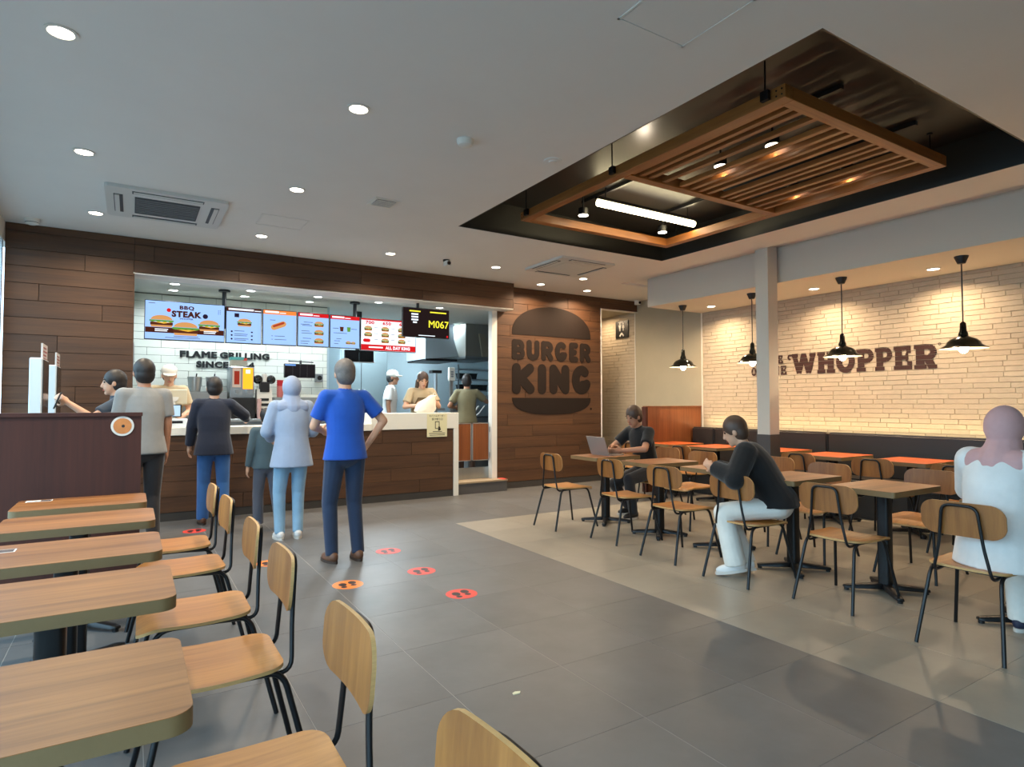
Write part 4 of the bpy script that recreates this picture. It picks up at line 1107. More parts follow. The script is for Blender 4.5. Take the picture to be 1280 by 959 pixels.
mb = MB().prism([(0.10, 0.335), (0.155, 0.335), (0.155, 0.385), (0.10, 0.385)], 0.0012, 0.0018, F); mb.build('dark_badge', E_INK, t)
lines(F, t, [(0.10, 0.22, 0.16), (0.10, 0.26, 0.12), (0.10, 0.25, 0.10), (0.10, 0.27, 0.06), (0.10, 0.24, 0.042)])
mb = MB()
for k in range(3): mb.prism(arc(0.07, 0.15 - 0.048 * k, 0.012, 0.012, 0, 330, 10), 0.0012, 0.0018, F); mb.prism(arc(0.31, 0.15 - 0.048 * k, 0.013, 0.010, 0, 330, 10), 0.0012, 0.0018, F)
mb.build('bullet_icons', E_INK, t)
t, F, w, h = screen('menu_screen', 'menu screen with a hot dog under an orange band', 1.44, 1.872, 2.118, 2.585, E_BLUE)
header(F, t, w, h, E_ORANGE, 0.4)
mb = MB(); mb.mi = 0; strokes(mb, F, [([(0.14, 0.235), (0.26, 0.285)], 0.075, True)], 0.0018, 0.0012); mb.mi = 1; strokes(mb, F, [([(0.14, 0.248), (0.26, 0.298)], 0.028, True)], 0.0022, 0.0012)
mb.build('food_picture', [E_BUN, glow('screen_sausage', rgb(170, 60, 40), 1.0)], t)
lines(F, t, [(0.09, 0.16, 0.33), (0.11, 0.13, 0.12), (0.15, 0.28, 0.12), (0.11, 0.13, 0.075), (0.15, 0.30, 0.075)])
t, F, w, h = screen('menu_screen', 'menu screen with three small burgers under a red band', 1.884, 2.306, 2.12, 2.583, E_BLUE)
header(F, t, w, h, E_RED, 0.4)
for k in range(3): burger(F, 0.285, 0.31 - 0.115 * k, 0.12, t)
lines(F, t, [(0.08, 0.20, 0.33), (0.04, 0.16, 0.30), (0.06, 0.19, 0.285), (0.05, 0.16, 0.21), (0.05, 0.19, 0.18), (0.07, 0.18, 0.11), (0.04, 0.16, 0.07), (0.04, 0.14, 0.04)])
t, F, w, h = screen('menu_screen', 'menu screen with two drinks under a red band', 2.318, 2.742, 2.118, 2.58, E_BLUE)
header(F, t, w, h, E_RED, 0.4)
mb = MB()
for n, cx in enumerate((0.165, 0.265)): mb.mi = n; mb.prism([(cx - 0.02, 0.235), (cx + 0.02, 0.235), (cx + 0.028, 0.30), (cx - 0.028, 0.30)], 0.0012, 0.0018, F)
mb.build('drink_picture', [E_PATTY, E_GREEN], t); burger(F, 0.26, 0.08, 0.07, t); burger(F, 0.33, 0.078, 0.06, t)
lines(F, t, [(0.04, 0.12, 0.275), (0.30, 0.38, 0.275), (0.05, 0.24, 0.21), (0.09, 0.16, 0.13), (0.06, 0.14, 0.10), (0.06, 0.12, 0.06)])
t, F, w, h = screen('menu_screen', 'red bordered menu screen with a grid of burgers', 2.754, 3.60, 2.098, 2.57, E_WHITE)
MB().prism([(0.008, 0.01), (w - 0.008, 0.01), (w - 0.008, 0.095), (0.008, 0.095)], 0.0012, 0.0016, F).build('red_footer', E_RED, t)
MB().prism([(0.008, h - 0.03), (w - 0.008, h - 0.03), (w - 0.008, h - 0.008), (0.008, h - 0.008)], 0.0012, 0.0016, F).build('header_band', E_RED, t)
text('footer_words', 'ALL DAY KING', F, 0.37, 0.03, 0.38, 0.048, E_WHITE, t, 0.0024, 0.04); lines(F, t, [(0.12, 0.33, 0.055)], E_WHITE, 0.02, 'footer_print')
for k, s in enumerate(('700', '650', '600')): text('price', s, F, 0.07 + 0.255 * k, 0.385, 0.13, 0.05, E_RED, t, 0.0022, 0.05)
for r in range(3):
    for k in range(3):
        if r == 2 and k == 0: continue
        burger(F, 0.11 + 0.255 * k, 0.325 - 0.085 * r, 0.11, t)
mb = MB(); strokes(mb, F, [([(0.06, 0.15), (0.12, 0.15)], 0.05, True)], 0.0018, 0.0012); mb.build('red_badge', E_RED, t)
lines(F, t, [(0.2 + 0.255 * k, 0.255 + 0.255 * k, 0.34 - 0.085 * r) for r in range(3) for k in range(3)])
for x, y, lab in ((0.985, 8.5, 'left'), (2.70, 8.54, 'right')):
    q = tag(MB().tube([(x, y + 0.06, 2.5), (x, y + 0.06, ZB - 0.004)], 0.026, 12).cyl((x, y + 0.06, ZB - 0.03), 0.07, 0.026, 18).box(x - 0.12, y + 0.05, 2.3, x + 0.12, y + 0.075, 2.5).build('screen_mount', M_BLACKP), 'black ceiling mount behind the menu screens, %s one' % lab, 'mount')
t, F, w, h = screen('order_screen', 'dark order number screen with a large yellow number', 3.247, 3.977, 2.295, 2.72, E_DARK, 8.14, 'screen', None)
text('number', 'M067', F, 0.40, 0.15, 0.32, 0.105, E_YELLOW, t, 0.0022, 0.012)
lines(F, t, [(0.10, 0.27, 0.375), (0.42, 0.68, 0.375)], E_YELLOW, 0.018, 'yellow_print'); lines(F, t, [(0.13, 0.235, 0.332), (0.13, 0.235, 0.292), (0.13, 0.235, 0.252), (0.155, 0.215, 0.215)], E_WHITE, 0.022, 'number_list'); lines(F, t, [(0.24, 0.50, 0.03)], E_WHITE, 0.01, 'white_print')
mb = MB().prism([(w - 0.045, 0.015), (w - 0.02, 0.015), (w - 0.02, 0.045), (w - 0.045, 0.045)], 0.0012, 0.0018, F); mb.build('red_badge', E_RED, t)
MB().tube([(3.50, 8.20, 2.6), (3.50, 8.20, ZB - 0.006)], 0.02, 10).build('mount_post', M_BLACKP, t)

# ================================================================== KITCHEN EQUIPMENT
bc = thing('back_counter', 'steel back counter along the white tiled wall', 'counter', (0, 0, 0))
MB().box(0.0, 8.78, ZK, 2.45, 9.26, 1.10).build('cabinet', M_STEELDULL, bc); MB().box(0.0, 8.75, 1.10, 2.47, 9.265, 1.14).build('worktop', M_STEEL, bc, bevel=0.004)
MB().box(0.42, 8.95, 1.14, 1.08, 9.25, 1.50).build('riser_shelf', M_STEELDULL, bc)
MB().box(1.69, 8.95, 1.14, 2.3, 9.25, 1.43).build('riser_shelf', M_STEELDULL, bc)
for x, lab in ((0.70, 'left'), (0.915, 'right')):
    t = thing('steel_bin', 'open steel container on the back shelf, %s of two' % lab, 'container', (x, 9.06, 1.50), group='steel containers')
    MB().lathe([(0.062, 0), (0.07, 0.005), (0.085, 0.19), (0.09, 0.195), (0.082, 0.19), (0.066, 0.01), (0.0, 0.01)], n=20).build('bucket', M_STEEL, t, 40)
    MB().tube([(0.0, -0.03, 0.05), (0.02, -0.05, 0.24)], 0.008, 6).build('scoop_handle', M_BLACKP, t)
t = thing('drink_dispenser', 'steel drink dispenser with a glowing orange panel', 'drink dispenser', (1.26, 8.92, 1.14))
MB().box(-0.16, -0.06, 0, 0.16, 0.3, 0.28).build('base', M_BLACKP, t, bevel=0.004); MB().box(-0.15, 0.0, 0.28, 0.15, 0.3, 0.70).build('body', M_STEEL, t, bevel=0.006)
MB().box(-0.12, -0.012, 0.42, -0.015, 0.0, 0.685).build('picture_panel', glow('panel_cream', rgb(214, 190, 170), 0.7), t)
MB().box(-0.10, -0.016, 0.46, -0.035, -0.012, 0.64).build('picture_drink', glow('panel_red', rgb(170, 60, 44), 0.7), t)
MB().box(0.01, -0.012, 0.40, 0.135, 0.0, 0.685).build('glowing_panel', glow('panel_orange', rgb(255, 160, 40), 1.6), t)
MB().box(0.045, -0.015, 0.61, 0.10, -0.012, 0.66).build('panel_print', E_WHITE, t)
for x in (-0.07, 0.07): MB().box(x - 0.018, -0.06, 0.34, x + 0.018, 0.0, 0.39).build('nozzle', M_STEELDULL, t)
t = thing('cardboard_box', 'small printed box with a teal lid on the drink dispenser', 'box', (1.22, 9.0, 1.845))
MB().box(-0.10, -0.07, 0, 0.10, 0.07, 0.11).build('box_body', mat('carton', rgb(196, 188, 168), 0.7), t); MB().box(-0.105, -0.075, 0.085, 0.06, 0.075, 0.125).build('lid', mat('teal_card', rgb(96, 176, 168), 0.6), t); MB().box(0.045, -0.073, 0.08, 0.10, -0.07, 0.11).build('red_mark', M_SRED, t)
t = thing('shake_machine', 'black drink machine with two round black hoppers', 'drink machine', (1.555, 8.98, 1.14))
MB().box(-0.11, -0.1, 0.0, 0.11, 0.12, 0.06).build('base', M_BLACKP, t); MB().box(-0.10, -0.02, 0.06, 0.10, 0.12, 0.40).build('body', M_WHITE, t, bevel=0.006)
for z in (0.10, 0.17, 0.24): MB().box(-0.055, -0.03, z, 0.055, -0.02, z + 0.035).build('tray_slot', M_BLACKP, t)
MB().box(-0.06, -0.05, 0.36, 0.06, 0.08, 0.50).build('head', M_BLACKP, t, bevel=0.006)
for s in (-1, 1): MB().ball((s * 0.085, 0.0, 0.535), (0.062, 0.05, 0.062), 16, 10).build('hopper', M_BLACKGLOSS, t, 60)
MB().lathe([(0.026, 0.50), (0.036, 0.61), (0.03, 0.61), (0.0, 0.52)], n=16).build('cup', M_WHITE, t, 40)
def cup_stack(name, label, x, y, z, n, r, m, band=None, step=0.03):
    t = thing(name, label, 'cups', (x, y, z))
    for k in range(n): MB().lathe([(r * 0.8, k * step), (r, k * step + step * 1.6), (r * 1.05, k * step + step * 1.65), (r * 0.95, k * step + step * 1.6), (r * 0.7, k * step + 0.01)], n=18).build('cup', band if (band and k >= n - 3) else m, t, 40)
cup_stack('cup_stack', 'tall stack of red and pink paper cups', 1.765, 9.0, 1.43, 8, 0.045, mat('pink_cup', rgb(196, 110, 106), 0.5), mat('red_cup', rgb(190, 30, 44), 0.5), 0.028)
cup_stack('cup_stack', 'stack of white paper cups beside the red ones', 1.865, 9.0, 1.43, 6, 0.033, M_WHITE, None, 0.026)
cup_stack('cup_stack', 'pale pink stack of lidded cups before the drink machine', 1.46, 8.80, 1.14, 6, 0.03, mat('pale_pink_cup', rgb(206, 170, 166), 0.5), None, 0.04)
t = thing('kitchen_monitor', 'black kitchen order monitor hung before the tiled wall', 'monitor', (2.035, 9.0, 1.81))
MB().box(-0.215, 0, -0.10, 0.215, 0.05, 0.10).build('housing', M_BLACKP, t, bevel=0.004); MB().box(-0.205, -0.002, -0.09, 0.205, 0.0, 0.09).build('display', mat('dark_screen', rgb(34, 30, 34), 0.2), t)
MB().box(-0.205, -0.003, 0.07, -0.06, -0.002, 0.09).build('display_glow', glow('monitor_blue', rgb(120, 170, 240), 0.9), t)
for u in (-0.10, 0.0, 0.10): MB().box(u - 0.0015, -0.003, -0.09, u + 0.0015, -0.002, 0.09).build('column_line', mat('dark_line', rgb(70, 64, 70), 0.4), t)
MB().tube([(0.02, 0.06, 0.0), (0.02, 0.06, 0.15)], 0.016, 8).tube([(-0.15, 0.06, 0.14), (0.2, 0.06, 0.13)], 0.008, 6).box(-0.02, 0.05, 0.02, 0.06, 0.27, 0.06).build('arm', M_BLACKP, t)
t = thing('small_speaker', 'small grey box at the end of the tiled wall', 'speaker', (2.35, 9.2, 1.72)); MB().box(-0.05, -0.06, -0.06, 0.05, 0.06, 0.06).build('case', M_STEELDULL, t, bevel=0.006); MB().cyl((0, -0.06, 0), 0.035, -0.004, 16, axis='y').build('grille', M_BLACKP, t)
t = thing('framed_notice', 'grey framed notice on the wall at the left end of the opening', 'notice', (0, 0, 0)); MB().box(-0.006, 8.5, 1.75, 0.012, 8.78, 2.07).build('frame', M_ALU, t); MB().box(0.012, 8.52, 1.77, 0.014, 8.76, 2.05).build('sheet', mat('notice_sheet', rgb(190, 196, 200), 0.5), t)
# till
t = thing('cash_register', 'cream backed till with a customer screen on the counter', 'till', (0.40, 8.16, 1.066))
MB().box(-0.07, -0.06, 0.0, 0.16, 0.14, 0.10).build('base', mat('till_white', rgb(222, 228, 230), 0.4), t, bevel=0.006); MB().box(0.0, -0.063, 0.045, 0.11, -0.06, 0.075).build('slot', M_BLACKP, t)
MB().box(-0.06, 0.0, 0.12, 0.10, 0.03, 0.265).build('customer_screen', M_BLACKP, t, bevel=0.004); MB().box(-0.052, -0.002, 0.13, 0.085, 0.0, 0.255).build('display', glow('till_display', rgb(190, 220, 245), 1.0), t); MB().box(0.0, -0.003, 0.165, 0.018, -0.002, 0.18).build('red_dot', E_RED, t)
MB().tube([(0.02, 0.03, 0.09), (0.02, 0.05, 0.30)], 0.018, 10).build('neck', M_WHITE, t)
M = Matrix.Rotation(R(-14), 4, 'X')
MB().box(-0.15, 0.04, 0.27, 0.16, 0.075, 0.445).build('cashier_screen', mat('till_cream', rgb(208, 196, 168), 0.5), t, bevel=0.008); MB().prism([(0.02 + 0.05 * math.cos(R(a)), 0.355 + 0.055 * math.sin(R(a))) for a in range(180, 361, 15)], 0, 0.012, frame_y(0, 0.04, 0)).build('rear_badge', M_WHITE, t)
# back kitchen
t = thing('kitchen_hood', 'steel extraction hood with sloping sides', 'hood', (0, 0, 0))
mb = MB(); mb.rings([[(4.42, 10.0, 2.14), (5.08, 10.0, 2.20), (5.08, 10.9, 2.20), (4.42, 10.9, 2.14)], [(4.42, 10.0, 2.52), (4.98, 10.0, 2.52), (4.98, 10.9, 2.52), (4.42, 10.9, 2.52)]]); M_HOOD = mat('hood_steel', rgb(158, 172, 180), 0.4, 0.25); mb.build('canopy', M_HOOD, t)
MB().box(4.42, 10.0, 2.52, 4.98, 10.9, ZB - 0.01).build('duct_cover', M_HOOD, t); MB().box(4.44, 10.02, 2.11, 5.06, 10.88, 2.15).build('grease_filter', M_BLACKP, t)
t = thing('grey_duct_casing', 'tall grey duct casing beside the white jamb', 'duct', (0, 0, 0))
MB().box(5.12, 9.8, 2.20, 5.75, 10.8, ZB - 0.01).build('casing', mat('duct_grey', rgb(140, 138, 130), 0.5, 0.1), t); MB().prism([(5.45, 2.2), (5.6, 2.2), (5.5, 2.62), (5.38, 2.62)], 0, 0.03, frame_y(0, 9.8, 0)).build('brace', mat('duct_brace', rgb(150, 142, 124), 0.5), t); MB().box(5.10, 9.78, 2.15, 5.8, 10.8, 2.2).build('lower_rim', M_STEELDULL, t)
t = thing('steel_column', 'round steel service column in the back kitchen', 'column', (4.5, 9.75, ZK)); MB().cyl((0, 0, 0), 0.04, 1.72, 18).build('pipe', M_STEEL, t, 40); MB().box(-0.09, -0.07, 1.70, 0.09, 0.07, 1.75).build('top_bracket', M_BLACKP, t); MB().box(-0.14, -0.1, 1.05, 0.14, 0.1, 1.09).build('foot_plate', M_STEELDULL, t)
t = thing('wall_controller', 'white control box beside the steel column', 'control box', (4.80, 9.7, 1.86)); MB().box(-0.06, 0, -0.12, 0.06, 0.06, 0.12).build('case', M_WHITE, t, bevel=0.01); 
for z in (-0.04, 0.0, 0.04): MB().box(-0.025, -0.004, z - 0.014, 0.025, 0.0, z + 0.014).build('button', M_STEELDULL, t)
MB().box(-0.03, 0.02, -1.69, 0.03, 0.06, -0.12).build('conduit', M_ALU, t)
t = thing('work_table', 'steel work table in the back kitchen', 'work table', (0, 0, 0)); MB().box(2.75, 9.15, 1.0, 4.45, 9.55, 1.04).build('top', M_STEEL, t)
for x in (2.8, 4.4):
    for y in (9.2, 9.5): MB().box(x - 0.02, y - 0.02, ZK, x + 0.02, y + 0.02, 1.0).build('leg', M_STEELDULL, t)
MB().box(2.78, 9.2, 0.5, 4.42, 9.5, 0.53).build('under_shelf', M_STEELDULL, t)
t = thing('fryer_station', 'steel fryer station with hanging baskets at the right', 'fryer', (0, 0, 0)); MB().box(5.15, 9.75, ZK, 6.3, 10.5, 1.08).build('cabinet', M_STEELDULL, t); MB().box(5.2, 9.8, 1.08, 6.25, 10.4, 1.09).build('oil_well', M_BLACKP, t); MB().box(5.15, 10.45, 1.08, 6.3, 10.5, 1.5).build('splash_back', M_STEEL, t)
for x in (5.3, 5.42): MB().tube([(x, 9.95, 1.12), (x - 0.02, 9.8, 1.16), (x + 0.05, 9.72, 1.30)], 0.014, 8).build('basket_handle', M_WHITE, t)
t = thing('wire_shelf_rack', 'steel shelf rack with black containers at the far right of the kitchen', 'shelf', (0, 0, 0))
for z in (1.30, 1.58, 1.80, 2.0): MB().box(5.35, 10.55, z, 6.5, 10.95, z + 0.02).build('shelf', M_STEEL, t)
for x in (5.36, 6.48): MB().box(x - 0.012, 10.55, ZK, x + 0.012, 10.57, 2.1).build('post', M_STEELDULL, t)
for x, z in ((5.5, 1.82), (5.72, 1.82), (5.5, 1.60), (5.75, 1.60), (5.95, 1.6)):
    q = thing('food_container', 'black food container on the %s, %s' % ('upper shelf' if z > 1.7 else 'lower shelf', {5.5: 'left end', 5.72: 'second', 5.75: 'second', 5.95: 'third'}[x]), 'container', (x, 10.7, z), group='black containers on the shelf rack')
    MB().rings([[(-.07, -.07, 0), (.07, -.07, 0), (.07, .07, 0), (-.07, .07, 0)], [(-.085, -.085, .10), (.085, -.085, .10), (.085, .085, .10), (-.085, .085, .10)]]).build('pan', M_BLACKP, q); MB().box(-.09, -.09, .10, .09, .09, .112).build('lid', M_BLACKGLOSS, q)
t = thing('tall_fridge', 'tall grey fridge in the back kitchen', 'fridge', (0, 0, 0)); MB().box(3.05, 10.9, ZK, 4.05, 11.7, 2.3).build('body', mat('fridge_grey', rgb(104, 118, 122), 0.4, 0.4), t, bevel=0.008); MB().box(3.545, 10.893, 0.3, 3.555, 10.9, 2.25).build('door_gap', M_BLACKP, t)
for x in (3.50, 3.60): MB().box(x - 0.012, 10.86, 1.2, x + 0.012, 10.88, 1.6).build('handle', M_ALU, t)
t = thing('dark_monitor_bank', 'dark screens hung below the red menu screen', 'monitor', (0, 0, 0))
for x0, x1 in ((2.80, 3.02), (3.03, 3.26)): MB().box(x0, 9.4, 2.0, x1, 9.44, 2.18).build('display', M_BLACKGLOSS, t)
MB().box(2.98, 9.42, 2.15, 3.07, 9.46, ZB - 0.006).build('hanger', M_BLACKP, t); MB().box(2.78, 9.39, 1.985, 3.28, 9.40, 2.0).build('shelf_edge', M_ALU, t)
t = thing('wall_unit', 'pale steel cabinet under the dark screens', 'cabinet', (0, 0, 0)); MB().box(2.62, 10.3, ZK, 3.0, 10.9, 2.5).build('body', M_KWALL, t); MB().box(2.64, 10.29, 0.3, 2.98, 10.3, 2.4).build('door', mat('unit_door', rgb(150, 172, 182), 0.35, 0.3), t)
# laptop
t = thing('laptop', 'open silver laptop seen from behind its lid', 'laptop', (4.52, 5.36, ZT), 0)
M_SILV = mat('silver_laptop', rgb(168, 160, 156), 0.35, 0.6)
MB().prism(rrect(-0.0, -0.155, 0.22, 0.155, 0.01), 0.0, 0.014).build('base', M_SILV, t, 30); MB().box(0.03, -0.13, 0.014, 0.13, 0.13, 0.0155).build('keyboard', M_BLACKP, t); MB().box(0.145, -0.045, 0.014, 0.205, 0.045, 0.015).build('touchpad', M_STEELDULL, t)
Mx = Matrix.Translation((0.0, 0, 0.012)) @ Matrix.Rotation(R(-20), 4, 'Y')
MB().box(-0.006, -0.155, 0.0, 0.0, 0.155, 0.215, Mx).build('lid', M_SILV, t); MB().box(0.0, -0.145, 0.012, 0.001, 0.145, 0.205, Mx).build('display', M_BLACKGLOSS, t)
# ================================================================== PEOPLE
def cap(mb, a, b, ra, rb, n=12):
    """a tapered limb with rounded ends"""
    a, b = Vector(a), Vector(b); d = (b - a); L = d.length
    if L < 1e-5: mb.ball(a, ra); return
    d /= L
    pts, rad = [], []
    for q in (80, 55, 28, 0): pts.append(a - d * ra * math.sin(R(q))); rad.append(ra * math.cos(R(q)))
    for k in (0.33, 0.66): pts.append(a + d * L * k); rad.append(ra + (rb - ra) * k)
    for q in (0, 28, 55, 80): pts.append(b + d * rb * math.sin(R(q))); rad.append(rb * math.cos(R(q)))
    mb.tube(pts, 0.1, n, radii=rad)
def flatcap(mb, a, b, ra, rb, n=14):
    mb.tube([Vector(a), Vector(a).lerp(Vector(b), 0.5), Vector(b)], 0.1, n, radii=[ra, (ra + rb) / 2, rb])
def fuse(mb, name, voxel, smooth_it, ratio, m, parent=None):
    """one continuous skin over the overlapping shapes"""
    bmesh.ops.recalc_face_normals(mb.bm, faces=mb.bm.faces[:])
    me = bpy.data.meshes.new('raw'); mb.bm.to_mesh(me); mb.bm.free()
    o = bpy.data.objects.new('raw', me); COL.objects.link(o)
    r = o.modifiers.new('r', 'REMESH'); r.mode = 'VOXEL'; r.voxel_size = voxel
    if smooth_it: q = o.modifiers.new('s', 'SMOOTH'); q.factor = 0.5; q.iterations = smooth_it
    if ratio < 1: q = o.modifiers.new('d', 'DECIMATE'); q.ratio = ratio
    dg = bpy.context.evaluated_depsgraph_get()
    out = bpy.data.meshes.new_from_object(o.evaluated_get(dg)); out.name = name
    bpy.data.objects.remove(o, do_unlink=True); bpy.data.meshes.remove(me)
    out.materials.clear(); out.materials.append(m); out.shade_smooth()
    return put(name, out, parent)
def ik(a, t, l1, l2, pole):
    a, t, pole = Vector(a), Vector(t), Vector(pole)
    d = t - a; D = min(d.length, (l1 + l2) * 0.995); d.normalize()
    x = (l1 * l1 - l2 * l2 + D * D) / (2 * D); h = math.sqrt(max(l1 * l1 - x * x, 0))
    p = pole - d * pole.dot(d); p.normalize()
    return a + d * x + p * h, a + d * D
def cloth(name, c, rough=0.85): return mat('cloth_' + name, c, rough, noise=0.10, nscale=5, bump=0.5, bscale=9, spec=0.2, sheen=0.2)
SKIN = mat('skin', rgb(206, 158, 128), 0.55, noise=0.04, nscale=8); SKIN2 = mat('skin_tan', rgb(182, 130, 100), 0.55, noise=0.04, nscale=8)
HAIR = mat('dark_hair', rgb(34, 28, 26), 0.5, noise=0.25, nscale=30, stretch=(1, 1, 0.15)); HAIRB = mat('brown_hair', rgb(74, 54, 42), 0.5, noise=0.25, nscale=30, stretch=(1, 1, 0.15)); HAIRG = mat('grey_hair', rgb(104, 100, 98), 0.55, noise=0.25, nscale=30)
EYE = mat('eye', rgb(28, 22, 20), 0.2); LIP = mat('lip', rgb(160, 90, 82), 0.5)

def person(label, loc, rotz, ht, top, trousers, shoes, skin=SKIN, hair='short', hair_m=HAIR, sleeve='short', lean=2, side=0, pelvis=None, hands=None, poles=None, feet=None, toes=None, head_yaw=0, head_pitch=0, puff=0.0, hem=0.0, wide=0.0, group=None, apron=None, curl=35, bag=None, foot_lift=(0, 0), collar=None):
    s = ht / 1.72
    up = Matrix.Rotation(R(lean), 3, 'Y') @ Matrix.Rotation(R(-side), 3, 'X') @ Vector((0, 0, 1))
    fwd = Matrix.Rotation(R(lean), 3, 'Y') @ Vector((1, 0, 0)); lat = up.cross(fwd).normalized()
    T = Matrix((fwd, lat, up)).transposed()
    P = Vector((0, 0, pelvis if pelvis else 0.93 * s))
    q = lambda f, l, u: P + T @ Vector((f * s, l * s, u * s))
    hd = Matrix.Rotation(R(head_yaw), 3, 'Z') @ Matrix.Rotation(R(lean * 0.35 + head_pitch), 3, 'Y')
    neck = q(0.0, 0, 0.53); HC = neck + hd @ Vector((0.025 * s, 0, 0.145 * s))
    h = lambda f, l, u: HC + hd @ Vector((f * s, l * s, u * s))
    sh = {1: q(0, 0.165, 0.475), -1: q(0, -0.165, 0.475)}
    hp = {1: P + Vector((0, 0.085 * s, -0.02 * s)), -1: P + Vector((0, -0.085 * s, -0.02 * s))}
    hands = hands or {}; poles = poles or {}; feet = feet or {}; toes = toes or {}
    EL, WR, KN, AN = {}, {}, {}, {}
    for k in (1, -1):
        tgt = Vector(hands.get(k, (0.06 * s, k * 0.25 * s, P.z - 0.10 * s)))
        EL[k], WR[k] = ik(sh[k], tgt, 0.275 * s, 0.25 * s, poles.get(k, (-0.8, k * 0.5, -0.2)))
        f = feet.get(k, (0.0, k * 0.10 * s)); an = Vector((f[0], f[1], 0.075 * s + foot_lift[0 if k > 0 else 1]))
        KN[k], AN[k] = ik(hp[k], an, 0.43 * s, 0.42 * s, (1, k * 0.12, 0.1))
    # --- the body: one continuous skin
    mb = MB()
    mb.ball(h(-0.008, 0, 0.02), (0.095 * s, 0.078 * s, 0.105 * s), 16, 12, hd); mb.ball(h(0.02, 0, -0.045), (0.068 * s, 0.058 * s, 0.075 * s), 14, 10, hd)
    mb.ball(h(0.055, 0, -0.098), (0.028 * s, 0.03 * s, 0.022 * s), 10, 8, hd)
    cap(mb, h(0.085, 0, 0.012), h(0.098, 0, -0.03), 0.009 * s, 0.015 * s, 8)
    for k in (1, -1): mb.ball(h(-0.005, k * 0.08, -0.008), (0.018 * s, 0.010 * s, 0.032 * s), 10, 8, hd)
    cap(mb, q(0.0, 0, 0.46), h(-0.015, 0, -0.06), 0.06 * s, 0.052 * s)
    mb.ball(q(0.0, 0, 0.34), (0.105 * s, 0.155 * s, 0.17 * s), 16, 10, T); mb.ball(q(0.0, 0, 0.16), (0.095 * s, 0.135 * s, 0.16 * s), 16, 10, T); mb.ball(P, (0.11 * s, 0.15 * s, 0.12 * s), 16, 10)
    cap(mb, sh[1], sh[-1], 0.055 * s, 0.055 * s)
    for k in (1, -1):
        cap(mb, sh[k], EL[k], 0.05 * s, 0.039 * s); cap(mb, EL[k], WR[k], 0.039 * s, 0.027 * s)
        cap(mb, hp[k], KN[k], 0.08 * s, 0.055 * s); cap(mb, KN[k], AN[k], 0.053 * s, 0.036 * s)
        td = Vector((*toes.get(k, (1, k * 0.12)), -foot_lift[0 if k > 0 else 1] * 5)).normalized()
        cap(mb, AN[k] - Vector((0, 0, 0.03 * s)), AN[k] + td * 0.12 * s - Vector((0, 0, 0.035 * s)), 0.03 * s, 0.024 * s)
        # hand: palm, four unequal fingers with two bends, thumb from the side of the palm
        d = (WR[k] - EL[k]).normalized(); inn = Vector((0, -k, 0)); n = (inn - d * inn.dot(d)).normalized() if abs(d.y) < 0.9 else Vector((0, 0, -1)); w = d.cross(n).normalized()
        if w.x < 0 and abs(w.x) > 0.2: w = -w     # thumb side forward/up
        if abs(w.x) <= 0.2 and w.z < 0: w = -w
        pc = WR[k] + d * 0.05 * s
        MH = Matrix((d, w, n)).transposed()
        mb.ball(pc, (0.052 * s, 0.040 * s, 0.017 * s), 12, 8, MH); cap(mb, WR[k], pc, 0.026 * s, 0.024 * s)
        for j, (off, L1) in enumerate(((0.029, 0.036), (0.010, 0.041), (-0.010, 0.038), (-0.029, 0.030))):
            b0 = pc + d * 0.042 * s + w * off * s; a1 = R(curl * 0.6); a2 = R(curl * 1.5)
            b1 = b0 + (d * math.cos(a1) + n * math.sin(a1)) * L1 * s; b2 = b1 + (d * math.cos(a2) + n * math.sin(a2)) * L1 * 0.85 * s
            cap(mb, b0, b1, 0.0092 * s, 0.0086 * s, 8); cap(mb, b1, b2, 0.0086 * s, 0.0076 * s, 8)
        t0 = pc - d * 0.02 * s + w * 0.03 * s; t1 = t0 + (d * 0.55 + w * 0.6 + n * 0.35).normalized() * 0.04 * s; t2 = t1 + (d * 0.85 + w * 0.1 + n * 0.4).normalized() * 0.032 * s
        cap(mb, t0, t1, 0.013 * s, 0.011 * s, 8); cap(mb, t1, t2, 0.011 * s, 0.009 * s, 8)
    root = fuse(mb, 'person', 0.0075, 2, 0.35, skin)
    root.location = loc; root.rotation_euler = (0, 0, rotz)
    tag(root, label, 'person', group)
    # --- face
    for k in (1, -1):
        MB().ball(h(0.0745, k * 0.03, 0.012), (0.010 * s, 0.014 * s, 0.009 * s), 10, 8, hd).build('eye', EYE, root, 60)
        MB().ball(h(0.083, k * 0.032, 0.036), (0.006 * s, 0.02 * s, 0.005 * s), 10, 6, hd).build('eyebrow', hair_m if hair != 'hijab' else HAIR, root, 60)
    MB().ball(h(0.086, 0, -0.065), (0.007 * s, 0.024 * s, 0.008 * s), 10, 6, hd).build('mouth', LIP, root, 60)
    # --- hair
    mb = MB()
    if hair in ('short', 'long', 'bun'):
        mb.ball(h(-0.018, 0, 0.034), (0.102 * s, 0.090 * s, 0.106 * s), 20, 14, hd); mb.ball(h(-0.040, 0, -0.015), (0.074 * s, 0.084 * s, 0.09 * s), 16, 10, hd)
        if hair == 'long': cap(mb, h(-0.05, 0.0, -0.02), h(-0.085, 0, -0.25), 0.085 * s, 0.06 * s); cap(mb, h(-0.03, 0.06, -0.03), h(-0.05, 0.07, -0.2), 0.045 * s, 0.035 * s); cap(mb, h(-0.03, -0.06, -0.03), h(-0.05, -0.07, -0.2), 0.045 * s, 0.035 * s)
        if hair == 'bun': mb.ball(h(-0.125, 0, 0.03), 0.04 * s, 14, 10, hd)
        fuse(mb, 'hair', 0.008, 3, 0.5, hair_m, root)
    elif hair == 'cap':
        mb.ball(h(-0.03, 0, -0.005), (0.085 * s, 0.085 * s, 0.095 * s), 18, 12, hd); fuse(mb, 'hair', 0.01, 2, 0.5, hair_m, root)
